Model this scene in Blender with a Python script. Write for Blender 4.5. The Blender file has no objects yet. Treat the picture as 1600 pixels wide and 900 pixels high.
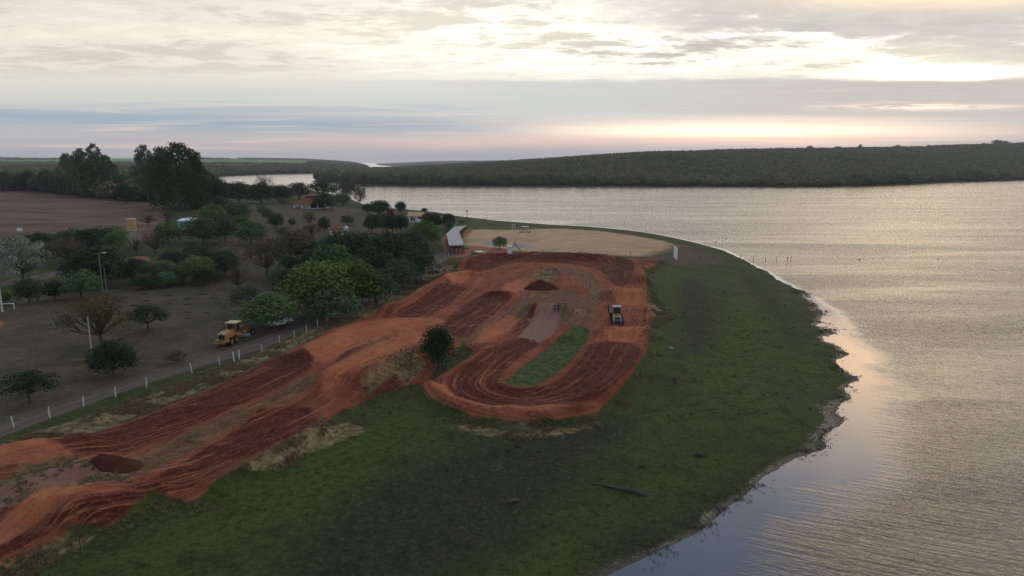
import bpy, math, random
import numpy as np
from mathutils import Vector, Matrix

random.seed(7)
rng = np.random.default_rng(7)
S = bpy.context.scene
COL = S.collection
R = math.radians

# ------------------------------------------------------------------ camera
CAM_H, FPX, PITCH = 32.0, 1067.0, R(10.57)
cd = bpy.data.cameras.new('camera')
cam = bpy.data.objects.new('camera', cd); COL.objects.link(cam)
cam.location = (0, 0, CAM_H)
cam.rotation_euler = (math.pi/2 - PITCH, 0, 0)
cd.sensor_width = 36.0; cd.lens = 36.0*FPX/1600.0
cd.clip_start = 0.5; cd.clip_end = 40000
S.camera = cam

# ------------------------------------------------------------------ render
S.view_settings.view_transform = 'Standard'; S.view_settings.look = 'None'
S.view_settings.exposure = 0.85; S.view_settings.gamma = 1.0
S.render.engine = 'CYCLES'
S.cycles.use_denoising = True; S.cycles.denoising_prefilter = 'NONE'
S.cycles.max_bounces = 5; S.cycles.diffuse_bounces = 2; S.cycles.glossy_bounces = 2
S.cycles.transmission_bounces = 2; S.cycles.volume_bounces = 0; S.cycles.transparent_max_bounces = 4

# ------------------------------------------------------------------ node helper
def lin(r, g, b):
    f = lambda c: (c/255.0)/12.92 if c <= 10 else (((c/255.0)+0.055)/1.055)**2.4
    return (f(r), f(g), f(b))

class NT:
    """tiny expression builder for node trees"""
    def __init__(s, tree): s.t = tree; s.n = tree.nodes; s.l = tree.links
    def node(s, typ, **kw):
        n = s.n.new(typ)
        for k, v in kw.items(): setattr(n, k, v)
        return n
    def put(s, sock, v):
        if isinstance(v, E): s.l.new(v.s, sock)
        elif isinstance(v, bpy.types.NodeSocket): s.l.new(v, sock)
        else:
            if sock.type == 'RGBA' and hasattr(v, '__len__') and len(v) == 3: v = (*v, 1)
            elif sock.type in ('RGBA', 'VECTOR') and not hasattr(v, '__len__'): v = (v, v, v, 1) if sock.type == 'RGBA' else (v, v, v)
            sock.default_value = v
    def math(s, op, a, b=None, c=None):
        n = s.node('ShaderNodeMath', operation=op)
        for i, v in enumerate((a, b, c)):
            if v is not None: s.put(n.inputs[i], v)
        return E(s, n.outputs[0])
    def vec(s, x, y, z):
        n = s.node('ShaderNodeCombineXYZ')
        for i, v in enumerate((x, y, z)): s.put(n.inputs[i], v)
        return E(s, n.outputs[0])
    def sep(s, v):
        n = s.node('ShaderNodeSeparateXYZ'); s.put(n.inputs[0], v)
        return [E(s, o) for o in n.outputs]
    def noise(s, v, scale=1.0, detail=4.0, rough=0.55, dist=0.0):
        n = s.node('ShaderNodeTexNoise')
        s.put(n.inputs['Vector'], v); n.inputs['Scale'].default_value = scale
        n.inputs['Detail'].default_value = detail; n.inputs['Roughness'].default_value = rough
        n.inputs['Distortion'].default_value = dist
        return E(s, n.outputs[0])
    def mix(s, f, a, b):
        n = s.node('ShaderNodeMix', data_type='RGBA', clamp_factor=True)
        s.put(n.inputs[0], f); s.put(n.inputs[6], a); s.put(n.inputs[7], b)
        return E(s, n.outputs[2])
    def blend(s, op, f, a, b):
        n = s.node('ShaderNodeMix', data_type='RGBA', blend_type=op)
        s.put(n.inputs[0], f); s.put(n.inputs[6], a); s.put(n.inputs[7], b)
        return E(s, n.outputs[2])
    def ss(s, lo, hi, v):
        n = s.node('ShaderNodeMapRange', interpolation_type='SMOOTHSTEP')
        s.put(n.inputs[0], v); s.put(n.inputs[1], lo); s.put(n.inputs[2], hi)
        return E(s, n.outputs[0])
    def gauss(s, v, c, w):
        d = (v-c)/w
        return s.math('EXPONENT', d*d*-1.0)
    def ramp(s, v, stops, interp='LINEAR'):
        n = s.node('ShaderNodeValToRGB'); s.put(n.inputs[0], v)
        e = n.color_ramp.elements; n.color_ramp.interpolation = interp
        while len(e) < len(stops): e.new(0.5)
        for i, (p, c) in enumerate(stops): e[i].position = p; e[i].color = (*c, 1)
        return E(s, n.outputs[0])
    def attr(s, name):
        n = s.node('ShaderNodeAttribute'); n.attribute_name = name
        return n
class E:
    def __init__(s, t, sock): s.t = t; s.s = sock
    def __add__(s, o): return s.t.math('ADD', s, o)
    __radd__ = __add__
    def __sub__(s, o): return s.t.math('SUBTRACT', s, o)
    def __rsub__(s, o): return s.t.math('SUBTRACT', o, s)
    def __mul__(s, o): return s.t.math('MULTIPLY', s, o)
    __rmul__ = __mul__
    def __truediv__(s, o): return s.t.math('DIVIDE', s, o)

# ------------------------------------------------------------------ sun + sky
SUN_AZ, SUN_EL = R(30.5), R(7.6)
sun_dir = Vector((math.sin(SUN_AZ)*math.cos(SUN_EL), math.cos(SUN_AZ)*math.cos(SUN_EL), math.sin(SUN_EL)))
sl = bpy.data.lights.new('sun', 'SUN'); sl.energy = 0.6; sl.angle = R(120); sl.color = (1.0, 0.84, 0.64)
sun = bpy.data.objects.new('sun', sl); COL.objects.link(sun)
sun.rotation_euler = sun_dir.to_track_quat('Z', 'Y').to_euler(); sun.location = (300, 500, 110)

W = bpy.data.worlds.new('World'); S.world = W; W.use_nodes = True
W.node_tree.nodes.clear()
t = NT(W.node_tree)
tc = t.node('ShaderNodeTexCoord')
dx, dy, dz = t.sep(tc.outputs['Generated'])
Az = t.math('ARCTAN2', dx, dy)*57.2958
El = t.math('ARCTANGENT', t.math('DIVIDE', dz, t.math('MAXIMUM', dy, 0.35)))*57.2958
nish = t.node('ShaderNodeTexSky', sky_type='NISHITA')
nish.sun_disc = False; nish.sun_elevation = SUN_EL; nish.sun_rotation = SUN_AZ
nish.altitude = 400; nish.dust_density = 2.0
clear = t.blend('MULTIPLY', 1.0, E(t, nish.outputs[0]), (0.15, 0.15, 0.15))
# cloud sheet seen in perspective: project the direction on a level plane
inv = t.math('DIVIDE', 1.0, t.math('MAXIMUM', dz+0.07, 0.02))
px_, py_ = dx*inv, dy*inv
cl_big = t.noise(t.vec(px_*0.45, py_*0.62, 3.1), 1.0, 5, 0.6, 0.5)
cl_mid = t.noise(t.vec(px_*1.25, py_*1.9, 8.3), 1.0, 8, 0.68, 0.5)
cl_fin = t.noise(t.vec(px_*3.6, py_*5.2, 1.3), 1.0, 7, 0.66, 0.3)
streak = t.noise(t.vec(Az*0.030, El*0.85, 5.0), 1.0, 5, 0.6, 0.4)
streak2 = t.noise(t.vec(Az*0.060, El*2.1, 9.0), 1.0, 5, 0.62, 0.5)
E2 = El + (streak-0.5)*1.3
base = t.ramp(E2/60.0, [
    (0.0/60, lin(160, 160, 168)), (1.2/60, lin(172, 164, 167)), (2.6/60, lin(170, 170, 173)),
    (4.6/60, lin(186, 188, 186)), (7.0/60, lin(206, 203, 194)), (10./60, lin(210, 207, 196)),
    (13./60, lin(203, 200, 192)), (18./60, lin(192, 193, 193)), (27./60, lin(172, 184, 200)),
    (59./60, lin(178, 186, 198))])
# bright veil of cloud round the hidden sun
veil = t.gauss(Az, 8.0, 22.0)*t.gauss(El, 10.4, 4.2)
base = t.blend('ADD', veil, base, (0.36, 0.35, 0.31))
# broken cloud structure above the low bank
upper = t.ss(5.8, 8.0, El)
tex = (cl_mid-0.5)*1.35 + (cl_fin-0.5)*1.15 + (cl_big-0.5)*0.6
near_sun = t.gauss(Az, 18.0, 22.0)
base = t.blend('MULTIPLY', t.math('MULTIPLY', t.ss(0.0, 0.26, 0.0-tex), upper*(0.36+near_sun*0.64)), base, lin(190, 188, 186))
base = t.blend('ADD', t.math('MULTIPLY', t.ss(0.03, 0.30, tex), upper*(0.22+near_sun)*t.ss(40.0, 11.0, El)), base, (0.30, 0.285, 0.25))
# taupe cloud, broken, top right
tp = t.ss(-4.0, 20.0, Az+(cl_big-0.5)*46.0)*t.ss(-0.25, 0.15, 0.0-tex+t.ss(8.6, 11.0, El+t.ss(22.0, 34.0, Az)*3.0)*0.62-0.28)*t.ss(5.9, 7.6, El)*t.ss(26.0, 14.0, El)
base = t.mix(tp*0.92, base, t.mix(cl_fin, lin(164, 162, 160), lin(200, 197, 192)))
# blue grey bank low on the left
bb = t.gauss(El, 2.45-Az*0.030+(streak-0.5)*0.9, 0.72)*t.ss(14.0, -4.0, Az)
base = t.mix(bb*t.ss(0.25, 0.6, streak2+0.1)*0.80, base, lin(136, 156, 172))
# wide grey bank under the sun
gb = t.ss(2.9, 3.9, El+(streak2-0.5)*1.2)*t.ss(6.55, 6.2, El+(streak2-0.5)*0.8+(cl_fin-0.5)*0.5-t.ss(0.0, 30.0, Az)*0.2)*t.ss(-24.0, 8.0, Az)
base = t.mix(gb*0.93, base, t.mix(streak2, t.mix(t.ss(4.0, 30.0, Az), lin(176, 179, 181), lin(168, 164, 163)), t.mix(t.ss(4.0, 30.0, Az), lin(200, 201, 200), lin(196, 188, 182))))
lowr = t.ss(20.0, 34.0, Az)*t.ss(3.6, 2.2, El)
base = t.mix(lowr*0.7, base, lin(164, 158, 158))
base = t.mix(t.ss(0.50, 0.64, streak2)*t.ss(6.2, 4.0, El)*t.ss(-0.5, 0.6, El)*t.ss(20.0, -10.0, Az)*0.45, base, lin(152, 160, 172))
base = t.mix(t.ss(0.47, 0.33, streak2)*t.ss(6.3, 5.0, El)*t.ss(-0.5, 0.6, El)*0.45, base, lin(214, 196, 188))
# peach light below the bank
pe = t.gauss(El, 2.35+(streak2-0.5)*1.0, 0.85)*t.gauss(Az, 18.0, 15.0)
base = t.mix(pe, base, (1.38, 1.04, 0.78))
pk = t.gauss(El, 1.55+(streak-0.5)*0.8, 0.5)*t.ss(-30.0, 0.0, Az)*t.ss(34.0, 26.0, Az)
base = t.mix(pk*0.5, base, lin(228, 190, 176))
# broken bright slits right under and at the sun
sl2 = t.gauss(El, 4.3+(streak2-0.5)*0.9, 0.26)*t.gauss(Az, 29.5, 4.6)*t.ss(0.40, 0.56, streak2*0.5+cl_fin*0.5)
base = t.blend('ADD', sl2, base, (1.0, 0.66, 0.42))
sg = t.gauss(El, 7.05+(cl_mid-0.5)*2.4, 0.48)*t.gauss(Az, 30.4, 4.4)*t.ss(0.30, 0.50, cl_fin+0.06)*t.ss(6.1, 6.6, El+(streak2-0.5)*0.8)
base = t.blend('ADD', sg, base, (2.6, 2.2, 1.6))
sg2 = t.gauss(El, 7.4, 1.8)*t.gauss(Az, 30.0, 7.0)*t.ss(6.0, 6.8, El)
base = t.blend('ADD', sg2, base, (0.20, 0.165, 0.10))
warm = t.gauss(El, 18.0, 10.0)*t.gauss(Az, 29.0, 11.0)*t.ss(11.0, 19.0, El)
base = t.blend('MULTIPLY', warm*0.5, base, (1.35, 0.98, 0.62))  # unseen warm patch above the view, added to tint the water
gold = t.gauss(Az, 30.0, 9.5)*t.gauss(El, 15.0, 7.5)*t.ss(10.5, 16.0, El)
base = t.blend('ADD', gold, base, (1.9, 1.12, 0.50))  # unseen glow above the view, added to gild the water
gap = t.ss(0.60, 0.47, cl_big*0.6+cl_mid*0.4)*t.ss(14.0, 25.0, El)
skyc = t.blend('MULTIPLY', 1.0, t.mix(gap*0.75, base, clear), t.mix(t.ss(13.0, 24.0, El), (0.73, 0.725, 0.71), (0.90, 0.90, 0.90)))  # sky above the view kept brighter than the visible part to light the land
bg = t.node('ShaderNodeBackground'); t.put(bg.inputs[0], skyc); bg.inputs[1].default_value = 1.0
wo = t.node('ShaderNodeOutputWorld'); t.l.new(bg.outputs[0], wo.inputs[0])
try: W.cycles.sampling_method = 'AUTOMATIC'
except Exception: pass

# ------------------------------------------------------------------ geometry helpers
cp, sp = math.cos(PITCH), math.sin(PITCH)
def ray(u, v):
    a, b = (u-800)/FPX, (v-450)/FPX
    return np.array([a, cp - b*sp, -sp - b*cp])
def flat(u, v, z=1.8):
    d = ray(u, v)
    k = (z-CAM_H)/d[2] if d[2] < -1e-5 else 9000/d[1]
    k = min(k, 9000/d[1]) if d[1] > 0 else k
    return np.array([d[0]*k, d[1]*k])
def W2(pts, z=1.8): return np.array([flat(u, v, z) for u, v in pts])

def sdf(P, poly):
    """signed distance to closed polygon (negative inside), P (N,2)"""
    poly = np.asarray(poly, float); n = len(poly)
    d2 = np.full(len(P), 1e30); ins = np.zeros(len(P), bool)
    x, y = P[:, 0], P[:, 1]
    for i in range(n):
        a, b = poly[i], poly[(i+1) % n]
        e = b-a; L = e@e + 1e-12
        tt = np.clip(((x-a[0])*e[0]+(y-a[1])*e[1])/L, 0, 1)
        ddx, ddy = x-a[0]-tt*e[0], y-a[1]-tt*e[1]
        np.minimum(d2, ddx*ddx+ddy*ddy, out=d2)
        c = (a[1] <= y) != (b[1] <= y)
        if abs(e[1]) > 1e-12:
            ins ^= c & (x < a[0]+(y-a[1])/e[1]*e[0])
    d = np.sqrt(d2)
    return np.where(ins, -d, d)
def line_dist(P, pl):
    """unsigned distance, signed side distance and arclength to open polyline"""
    best = np.full(len(P), 1e30); sg = np.zeros(len(P)); al = np.zeros(len(P)); acc = 0.0
    for a, b in zip(pl[:-1], pl[1:]):
        e = b-a; L = math.hypot(*e)+1e-9
        tt = np.clip(((P[:, 0]-a[0])*e[0]+(P[:, 1]-a[1])*e[1])/(L*L), 0, 1)
        qx, qy = P[:, 0]-a[0]-tt*e[0], P[:, 1]-a[1]-tt*e[1]
        d = np.hypot(qx, qy); m = d < best
        side = np.sign(e[0]*qy-e[1]*qx)
        best = np.where(m, d, best); sg = np.where(m, d*side, sg); al = np.where(m, acc+tt*L, al)
        acc += L
    return best, sg, al
def smooth_line(pl, it=2):
    pl = np.asarray(pl, float)
    for _ in range(it):
        q = [pl[0]]
        for a, b in zip(pl[:-1], pl[1:]): q += [a*.75+b*.25, a*.25+b*.75]
        q.append(pl[-1]); pl = np.array(q)
    return pl
def smooth_poly(pl, it=1):
    pl = np.asarray(pl, float)
    for _ in range(it):
        q = []
        for i in range(len(pl)):
            a, b = pl[i], pl[(i+1) % len(pl)]; q += [a*.75+b*.25, a*.25+b*.75]
        pl = np.array(q)
    return pl
def sstep(a, b, x):
    tt = np.clip((x-a)/(b-a), 0, 1); return tt*tt*(3-2*tt)
def vnoise(x, y, seed=0):
    """value noise, vectorised"""
    xi, yi = np.floor(x).astype(np.int64), np.floor(y).astype(np.int64)
    fx, fy = x-xi, y-yi; fx = fx*fx*(3-2*fx); fy = fy*fy*(3-2*fy)
    def h(a, b):
        n = (a*374761393 + b*668265263 + seed*1442695) & 0x7fffffff
        n = ((n ^ (n >> 13))*1274126177) & 0x7fffffff
        return ((n ^ (n >> 16)) & 0xffff)/65535.0
    return (h(xi, yi)*(1-fx)+h(xi+1, yi)*fx)*(1-fy)+(h(xi, yi+1)*(1-fx)+h(xi+1, yi+1)*fx)*fy
def fbm(x, y, o=4, seed=0):
    s, a, tot = 0, 1.0, 0
    for i in range(o):
        s = s+a*vnoise(x*2**i, y*2**i, seed+i*17); tot += a; a *= .5
    return s/tot

# ------------------------------------------------------------------ layout read off the photograph
SHORE = [(640, 327.5), (680, 331), (712, 337), (770, 344), (800, 346.5), (860, 351), (920, 354), (980, 359.5), (1020, 365),
         (1060, 373), (1090, 380), (1130, 391), (1160, 405), (1200, 426), (1225, 442), (1265, 467), (1283, 485), (1298, 502),
         (1300, 520), (1292, 532), (1308, 548), (1318, 553), (1308, 574), (1324, 592), (1312, 606), (1318, 618), (1296, 632),
         (1303, 655), (1292, 668), (1288, 694), (1258, 712), (1226, 726), (1200, 745), (1176, 765), (1138, 790), (1096, 828),
         (1062, 846), (1014, 868), (953, 897), (905, 925), (830, 985), (700, 1150)]
NORTH = [(620, 326), (575, 322), (540, 308), (480, 296), (420, 291), (360, 287), (322, 283), (318, 278.5), (365, 274.5), (430, 272), (510, 270.6),
         (548, 267), (578, 264), (563, 256.6)]
FARSH = [(487, 284), (515, 284.5), (560, 289), (650, 290.3), (800, 290.7), (1000, 291.7), (1300, 292.5), (1400, 289.3), (1500, 284.5),
         (1600, 281.5), (1750, 277), (2000, 273)]
FARBK = [(586, 255.5), (592, 258.2), (626, 260.5), (604, 262.5), (560, 267.5), (514, 273.5), (509, 279), (490, 282)]
near_land = np.vstack([W2(SHORE, 0)[::-1], W2(NORTH, 0), [[-2200, 8800], [-9500, 8800], [-9500, -400], [0, -400]]])
far_land = np.vstack([W2(FARSH, 0), [[9500, 4200], [9500, 8800], [-1100, 8800]], W2(FARBK, 0)])

TRACK = [(-80, 760), (0, 705), (60, 698), (130, 683), (220, 648), (300, 617), (400, 573), (460, 543), (520, 513), (560, 496), (620, 486),
         (650, 466), (690, 440), (712, 424), (722, 411), (760, 402), (850, 400), (960, 401), (1032, 404), (1022, 413), (1004, 425), (1012, 450),
         (1022, 480), (1014, 520), (1006, 560), (987, 590), (960, 615), (928, 640), (880, 650), (800, 655), (740, 649), (700, 637), (664, 619),
         (658, 606), (690, 585), (745, 549), (722, 536), (690, 572), (664, 594), (600, 612), (560, 627), (520, 643), (480, 683), (400, 722),
         (300, 777), (240, 772), (172, 817), (118, 822), (60, 852), (0, 882), (-80, 915)]
LANES = [
    [(-80, 735), (0, 716), (130, 697), (280, 648), (400, 604), (470, 570), (560, 528), (640, 500), (700, 462), (745, 428), (800, 409), (870, 405), (940, 412), (978, 430), (990, 455), (980, 500), (968, 540), (948, 580), (900, 615), (840, 630), (780, 628), (730, 612), (728, 590), (770, 558), (830, 515), (860, 485)],
    [(-80, 875), (0, 838), (80, 793), (200, 757), (330, 712), (450, 655), (510, 625), (560, 595), (640, 552), (700, 515), (770, 470), (815, 432), (860, 415), (905, 425), (915, 450), (890, 470)],
]
DARK = [
    [(612, 498), (650, 478), (690, 450), (734, 448), (716, 466), (686, 490), (650, 499)],
    [(686, 507), (735, 470), (765, 459), (802, 462), (792, 478), (760, 500), (735, 526), (712, 528)],
    [(718, 424), (745, 409), (800, 403), (870, 402), (950, 404), (988, 413), (992, 428), (978, 448), (955, 444), (948, 428), (920, 416), (870, 410), (800, 412), (770, 421), (742, 430)],
    [(697, 596), (730, 571), (770, 546), (800, 526), (848, 534), (830, 547), (800, 567), (777, 590), (785, 604), (812, 610), (852, 602), (882, 586), (906, 561), (925, 530), (1000, 534), (1000, 570), (972, 600), (930, 630), (860, 643), (790, 643), (742, 635), (708, 620)],
    [(60, 700), (130, 684), (250, 644), (380, 584), (462, 548), (500, 570), (440, 604), (330, 655), (220, 700), (130, 722)],
    [(170, 786), (260, 735), (330, 694), (430, 632), (505, 640), (494, 664), (430, 700), (330, 752), (240, 778)],
    [(-80, 890), (0, 850), (60, 822), (118, 812), (110, 822), (50, 846), (0, 872), (-80, 905)],
    [(118, 812), (150, 800), (240, 772), (215, 792), (160, 824), (130, 824)],
    [(1004, 478), (1017, 480), (1016, 506), (1004, 505)],
    [(800, 512), (834, 488), (846, 480), (838, 492), (806, 532)],
    [(1000, 405), (1032, 405), (1020, 412), (990, 413)],
    [(560, 640), (600, 600), (620, 588), (640, 610), (600, 622)],
]
DULL = [[(130, 742), (220, 705), (330, 662), (420, 618), (490, 580), (520, 590), (470, 622), (420, 640), (330, 690), (240, 738), (170, 760)], [(700, 530), (760, 505), (800, 480), (830, 455), (880, 452), (930, 470), (935, 500), (900, 515), (850, 488), (800, 505), (740, 545)], [(830, 420), (900, 415), (945, 440), (950, 470), (920, 480), (915, 445), (880, 425)], [(-80, 790), (0, 765), (120, 735), (140, 750), (0, 812), (-80, 840)]]
BRIGHT = [
    [(470, 545), (540, 510), (610, 497), (700, 498), (690, 508), (600, 540), (520, 570), (480, 565)],
    [(500, 600), (600, 552), (660, 528), (680, 545), (640, 565), (560, 600), (500, 625)],
    [(936, 536), (946, 520), (1000, 514), (1004, 530), (975, 538), (950, 533)],
    [(955, 476), (965, 454), (1004, 454), (1008, 476)],
    [(690, 447), (706, 430), (735, 427), (730, 446)],
    [(-80, 730), (0, 706), (112, 690), (135, 714), (0, 742)],
    [(-80, 860), (0, 825), (60, 788), (110, 777), (152, 784), (100, 812), (40, 830), (0, 858)],
    [(735, 530), (770, 505), (800, 490), (810, 500), (790, 520), (760, 540)],
    [(775, 455), (800, 440), (830, 440), (815, 458)],
    [(160, 790), (250, 752), (350, 705), (370, 712), (260, 765), (180, 790)],
    [(664, 606), (690, 598), (712, 622), (760, 638), (830, 642), (880, 632), (955, 596), (950, 606), (890, 640), (830, 650), (760, 648), (700, 633)],
    [(320, 770), (400, 725), (470, 690), (480, 696), (400, 735), (330, 778)],
]
PALE = [
    [(802, 532), (835, 491), (876, 489), (870, 514), (850, 534), (822, 537)],
    [(868, 548), (888, 522), (906, 514), (915, 520), (890, 545)],
    [(-60, 800), (60, 755), (150, 728), (190, 735), (120, 750), (0, 812)],
]
STRAW = [
    [(555, 622), (600, 580), (640, 563), (668, 568), (652, 592), (612, 608)],
    [(-80, 715), (0, 688), (250, 610), (430, 540), (560, 474), (640, 436), (700, 408), (716, 412), (690, 440), (620, 484), (520, 512), (460, 540), (300, 612), (130, 680), (0, 702)],
    [(828, 442), (838, 423), (872, 420), (868, 442)],
    [(560, 552), (600, 525), (640, 515), (650, 522), (600, 545), (570, 558)],
    [(1006, 455), (1022, 470), (1045, 490), (1030, 500), (1012, 485)],
    [(380, 730), (480, 672), (540, 650), (580, 660), (500, 690), (400, 735)],
    [(0, 745), (120, 715), (230, 740), (120, 790), (0, 815)],
    [(700, 655), (800, 658), (900, 655), (930, 645), (930, 655), (860, 672), (740, 668)],
    [(0, 882), (60, 850), (130, 825), (150, 830), (60, 872), (-40, 915)],
]
LUSH = [
    [(787, 597), (803, 582), (835, 557), (862, 538), (884, 522), (906, 514), (926, 519), (904, 549), (876, 576), (846, 597), (815, 603), (794, 602)],
    [(300, 790), (420, 725), (560, 660), (640, 620), (640, 690), (560, 780), (300, 850)],
    [(1015, 420), (1090, 415), (1080, 500), (1040, 560), (1005, 580), (1020, 500)],
    [(1150, 450), (1250, 480), (1310, 590), (1280, 640), (1150, 640), (1080, 580)],
]
DAMP = [
    [(1060, 430), (1110, 440), (1130, 500), (1100, 560), (1060, 540), (1050, 480)],
    [(1140, 410), (1165, 415), (1230, 480), (1270, 545), (1235, 540), (1190, 470)],
    [(620, 720), (900, 650), (1020, 650), (900, 760), (760, 900), (400, 980), (420, 860)],
    [(900, 830), (1080, 780), (1200, 700), (1240, 705), (1100, 820), (960, 890)],
]
SPOTS = [(226, 456), (228, 466), (264, 470), (291, 463), (292, 472), (316, 456), (333, 462), (350, 475), (292, 484), (322, 484), (352, 495), (293, 493), (248, 478), (262, 458), (340, 470), (210, 474)]  # small dark patches on the park ground
SAND = [[(722, 376), (728, 361), (745, 355), (800, 353.5), (870, 354), (920, 356), (980, 362), (1030, 371), (1080, 380), (1066, 390), (1040, 397), (1000, 399), (900, 398), (830, 397), (785, 393), (735, 391), (724, 385)],
        [(655, 330), (672, 331), (700, 337), (690, 338), (655, 334)]]
ROADS = [[(-80, 690), (0, 659), (100, 624), (200, 590), (300, 560), (370, 542), (410, 528), (440, 516), (500, 493), (560, 470), (600, 452), (660, 420), (690, 398), (703, 388)],
         [(-60, 444), (0, 436), (60, 426), (100, 419), (150, 411)],
         [(752, 351.8), (800, 351.0), (860, 352.2)]]
ROADW = [2.3, 4.0, 1.5]
FIELD = [[(-260, 302), (-60, 296), (0, 295.5), (60, 298), (130, 304), (205, 313), (245, 323), (258, 330), (255, 350), (230, 366), (170, 362), (80, 372), (-60, 380), (-260, 395)]]
REDS = [[(128, 303), (150, 305), (205, 313), (246, 323), (244, 325.5), (205, 316), (150, 308), (128, 306)], [(-80, 362), (0, 360), (60, 361), (90, 364), (80, 371), (30, 378), (-80, 386)], [(193, 404), (215, 399), (234, 400), (232, 412), (215, 408), (200, 411)],
        [(-40, 497), (0, 497), (8, 501), (0, 508), (-40, 512)],
        [(688, 372), (698, 362), (706, 358), (700, 372), (702, 384), (720, 384), (735, 388), (736, 398), (690, 400), (696, 390)],
        [(728, 355), (742, 354), (734, 362), (728, 366), (722, 366)],
        [(728, 380), (770, 383), (800, 388), (780, 394), (735, 391)]]
DRYS0 = [[(1000, 396), (1035, 388), (1060, 372), (1095, 376), (1140, 398), (1100, 408), (1010, 404)], [(755, 352), (870, 350), (840, 356), (760, 358)], [(722, 384), (740, 383), (800, 391), (900, 396), (1000, 396), (1000, 404), (720, 400)]]
DRYS = [[(985, 398), (1030, 392), (1060, 372), (1085, 376), (1140, 398), (1100, 408), (1030, 404)], [(760, 353), (870, 352), (830, 357), (760, 359)], [(-80, 470), (0, 470), (120, 445), (250, 440), (330, 430), (420, 440), (480, 470), (560, 470), (540, 478), (430, 512), (300, 555), (0, 650), (-80, 670)],
        [(260, 400), (330, 380), (440, 395), (430, 430), (300, 440), (200, 430)],
        [(380, 330), (470, 326), (640, 325), (640, 370), (560, 372), (450, 372), (400, 400), (330, 400)]]

# ------------------------------------------------------------------ terrain grid
def growth(a, step, ratio, end):
    out = [a]; s = step
    while out[-1] < end: out.append(out[-1]+s); s *= ratio
    return out
xr = growth(105, 0.5, 1.03, 9300)
xl = growth(110, 0.5, 1.022, 9300)
gx = np.array([-v for v in xl[::-1]] + list(np.arange(-109.5, 105, 0.5)) + xr)
yb = [-350, -250, -160, -100, -60, -30, -10, 5, 15, 23, 29, 34, 37.5, 40]
yf = growth(130, 0.5, 1.0125, 1000); st = yf[-1]-yf[-2]
gy = np.array(yb + list(np.arange(40.5, 130, 0.5)) + yf + growth(yf[-1], st, 1.05, 9000)[1:])
NX, NY = len(gx), len(gy)
GX, GY = np.meshgrid(gx, gy)            # (NY,NX)
P = np.stack([GX.ravel(), GY.ravel()], 1)

def masked(poly, w, margin=30.0):
    """soft mask of a polygon, 1 inside"""
    poly = np.asarray(poly); lo, hi = poly.min(0)-margin, poly.max(0)+margin
    sel = np.where((P[:, 0] > lo[0]) & (P[:, 0] < hi[0]) & (P[:, 1] > lo[1]) & (P[:, 1] < hi[1]))[0]
    m = np.zeros(len(P))
    if len(sel): m[sel] = np.clip(0.5-sdf(P[sel], poly)/(2*w), 0, 1)
    return m
def mask_of(polys, w, z=1.8, soft=1, rel=0.0):
    m = np.zeros(len(P))
    for pp in polys:
        q = smooth_poly(W2(pp, z), soft)
        ww = w if not rel else max(w, rel*abs(q[:, 1].mean()))
        m = np.maximum(m, masked(q, ww))
    return m
def near_sel(pl, r):
    lo, hi = pl.min(0)-r, pl.max(0)+r
    return np.where((P[:, 0] > lo[0]) & (P[:, 0] < hi[0]) & (P[:, 1] > lo[1]) & (P[:, 1] < hi[1]))[0]

sd_near = -sdf(P, near_land)            # positive on land
sd_far = -sdf(P, far_land)
X, Y = P[:, 0], P[:, 1]
aa = X/np.maximum(Y, 1.0)
# near land: low meadow, rising slowly to the park and the field at the left
wob = (fbm(X/15, Y/15, 4, 3)-0.5)*6.0 + (fbm(X/5, Y/5, 4, 9)-0.5)*6.5
shore_amp = np.clip(Y/60, 0.0, 1.0)*np.clip((260-Y)/120, 0, 1)*sstep(20, 60, X+Y*0.1)
sdn = sd_near + wob*shore_amp*0.8
zn = np.where(sdn > 0, 0.30*(1-np.exp(-sdn/5.0)) + 1.35*(1-np.exp(-sdn/42.0)), sdn*0.06)
zn = np.maximum(zn, -3.0)
left = sstep(-40, -170, X + 0.0*Y)*sstep(170, 420, Y)
zn = zn + np.where(sd_near > 0, left*6.5*(1-np.exp(-np.maximum(sd_near, 0)/90)), 0)
zn = zn + np.where(sd_near > 0, (sstep(1500, 5200, Y)*36+sstep(600, 1500, Y)*4)*(1-np.exp(-np.maximum(sd_near, 0)/350)), 0)
zn = zn + np.where(sd_near > 20, (fbm(X/90, Y/90, 3, 5)-0.5)*1.0*sstep(20, 120, sd_near), 0)
# far ridge: height set by its skyline
sky_u = np.array([300, 500, 600, 700, 800, 900, 1000, 1100, 1200, 1300, 1400, 1500, 1600, 1800, 2400])
sky_v = np.array([252, 252, 252.5, 250.0, 248, 244.5, 241, 237.5, 234, 231, 228, 222.5, 217, 209, 198])
RD = 1900.0
ztop = CAM_H + (251-sky_v)/FPX*RD*1.0 - 5.0
zt = np.interp(aa*FPX*0.985+800, sky_u, ztop)
zf = np.where(sd_far > 0, 1.2*(1-np.exp(-sd_far/4))+np.maximum(zt-1.0, 3)*sstep(0, 1, np.clip(sd_far/820, 0, 1)**0.8)
              + (fbm(X/160, Y/160, 3, 21)-0.5)*5*sstep(10, 200, sd_far), np.maximum(sd_far*0.1, -3))
Z = np.maximum(zn, zf)

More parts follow.
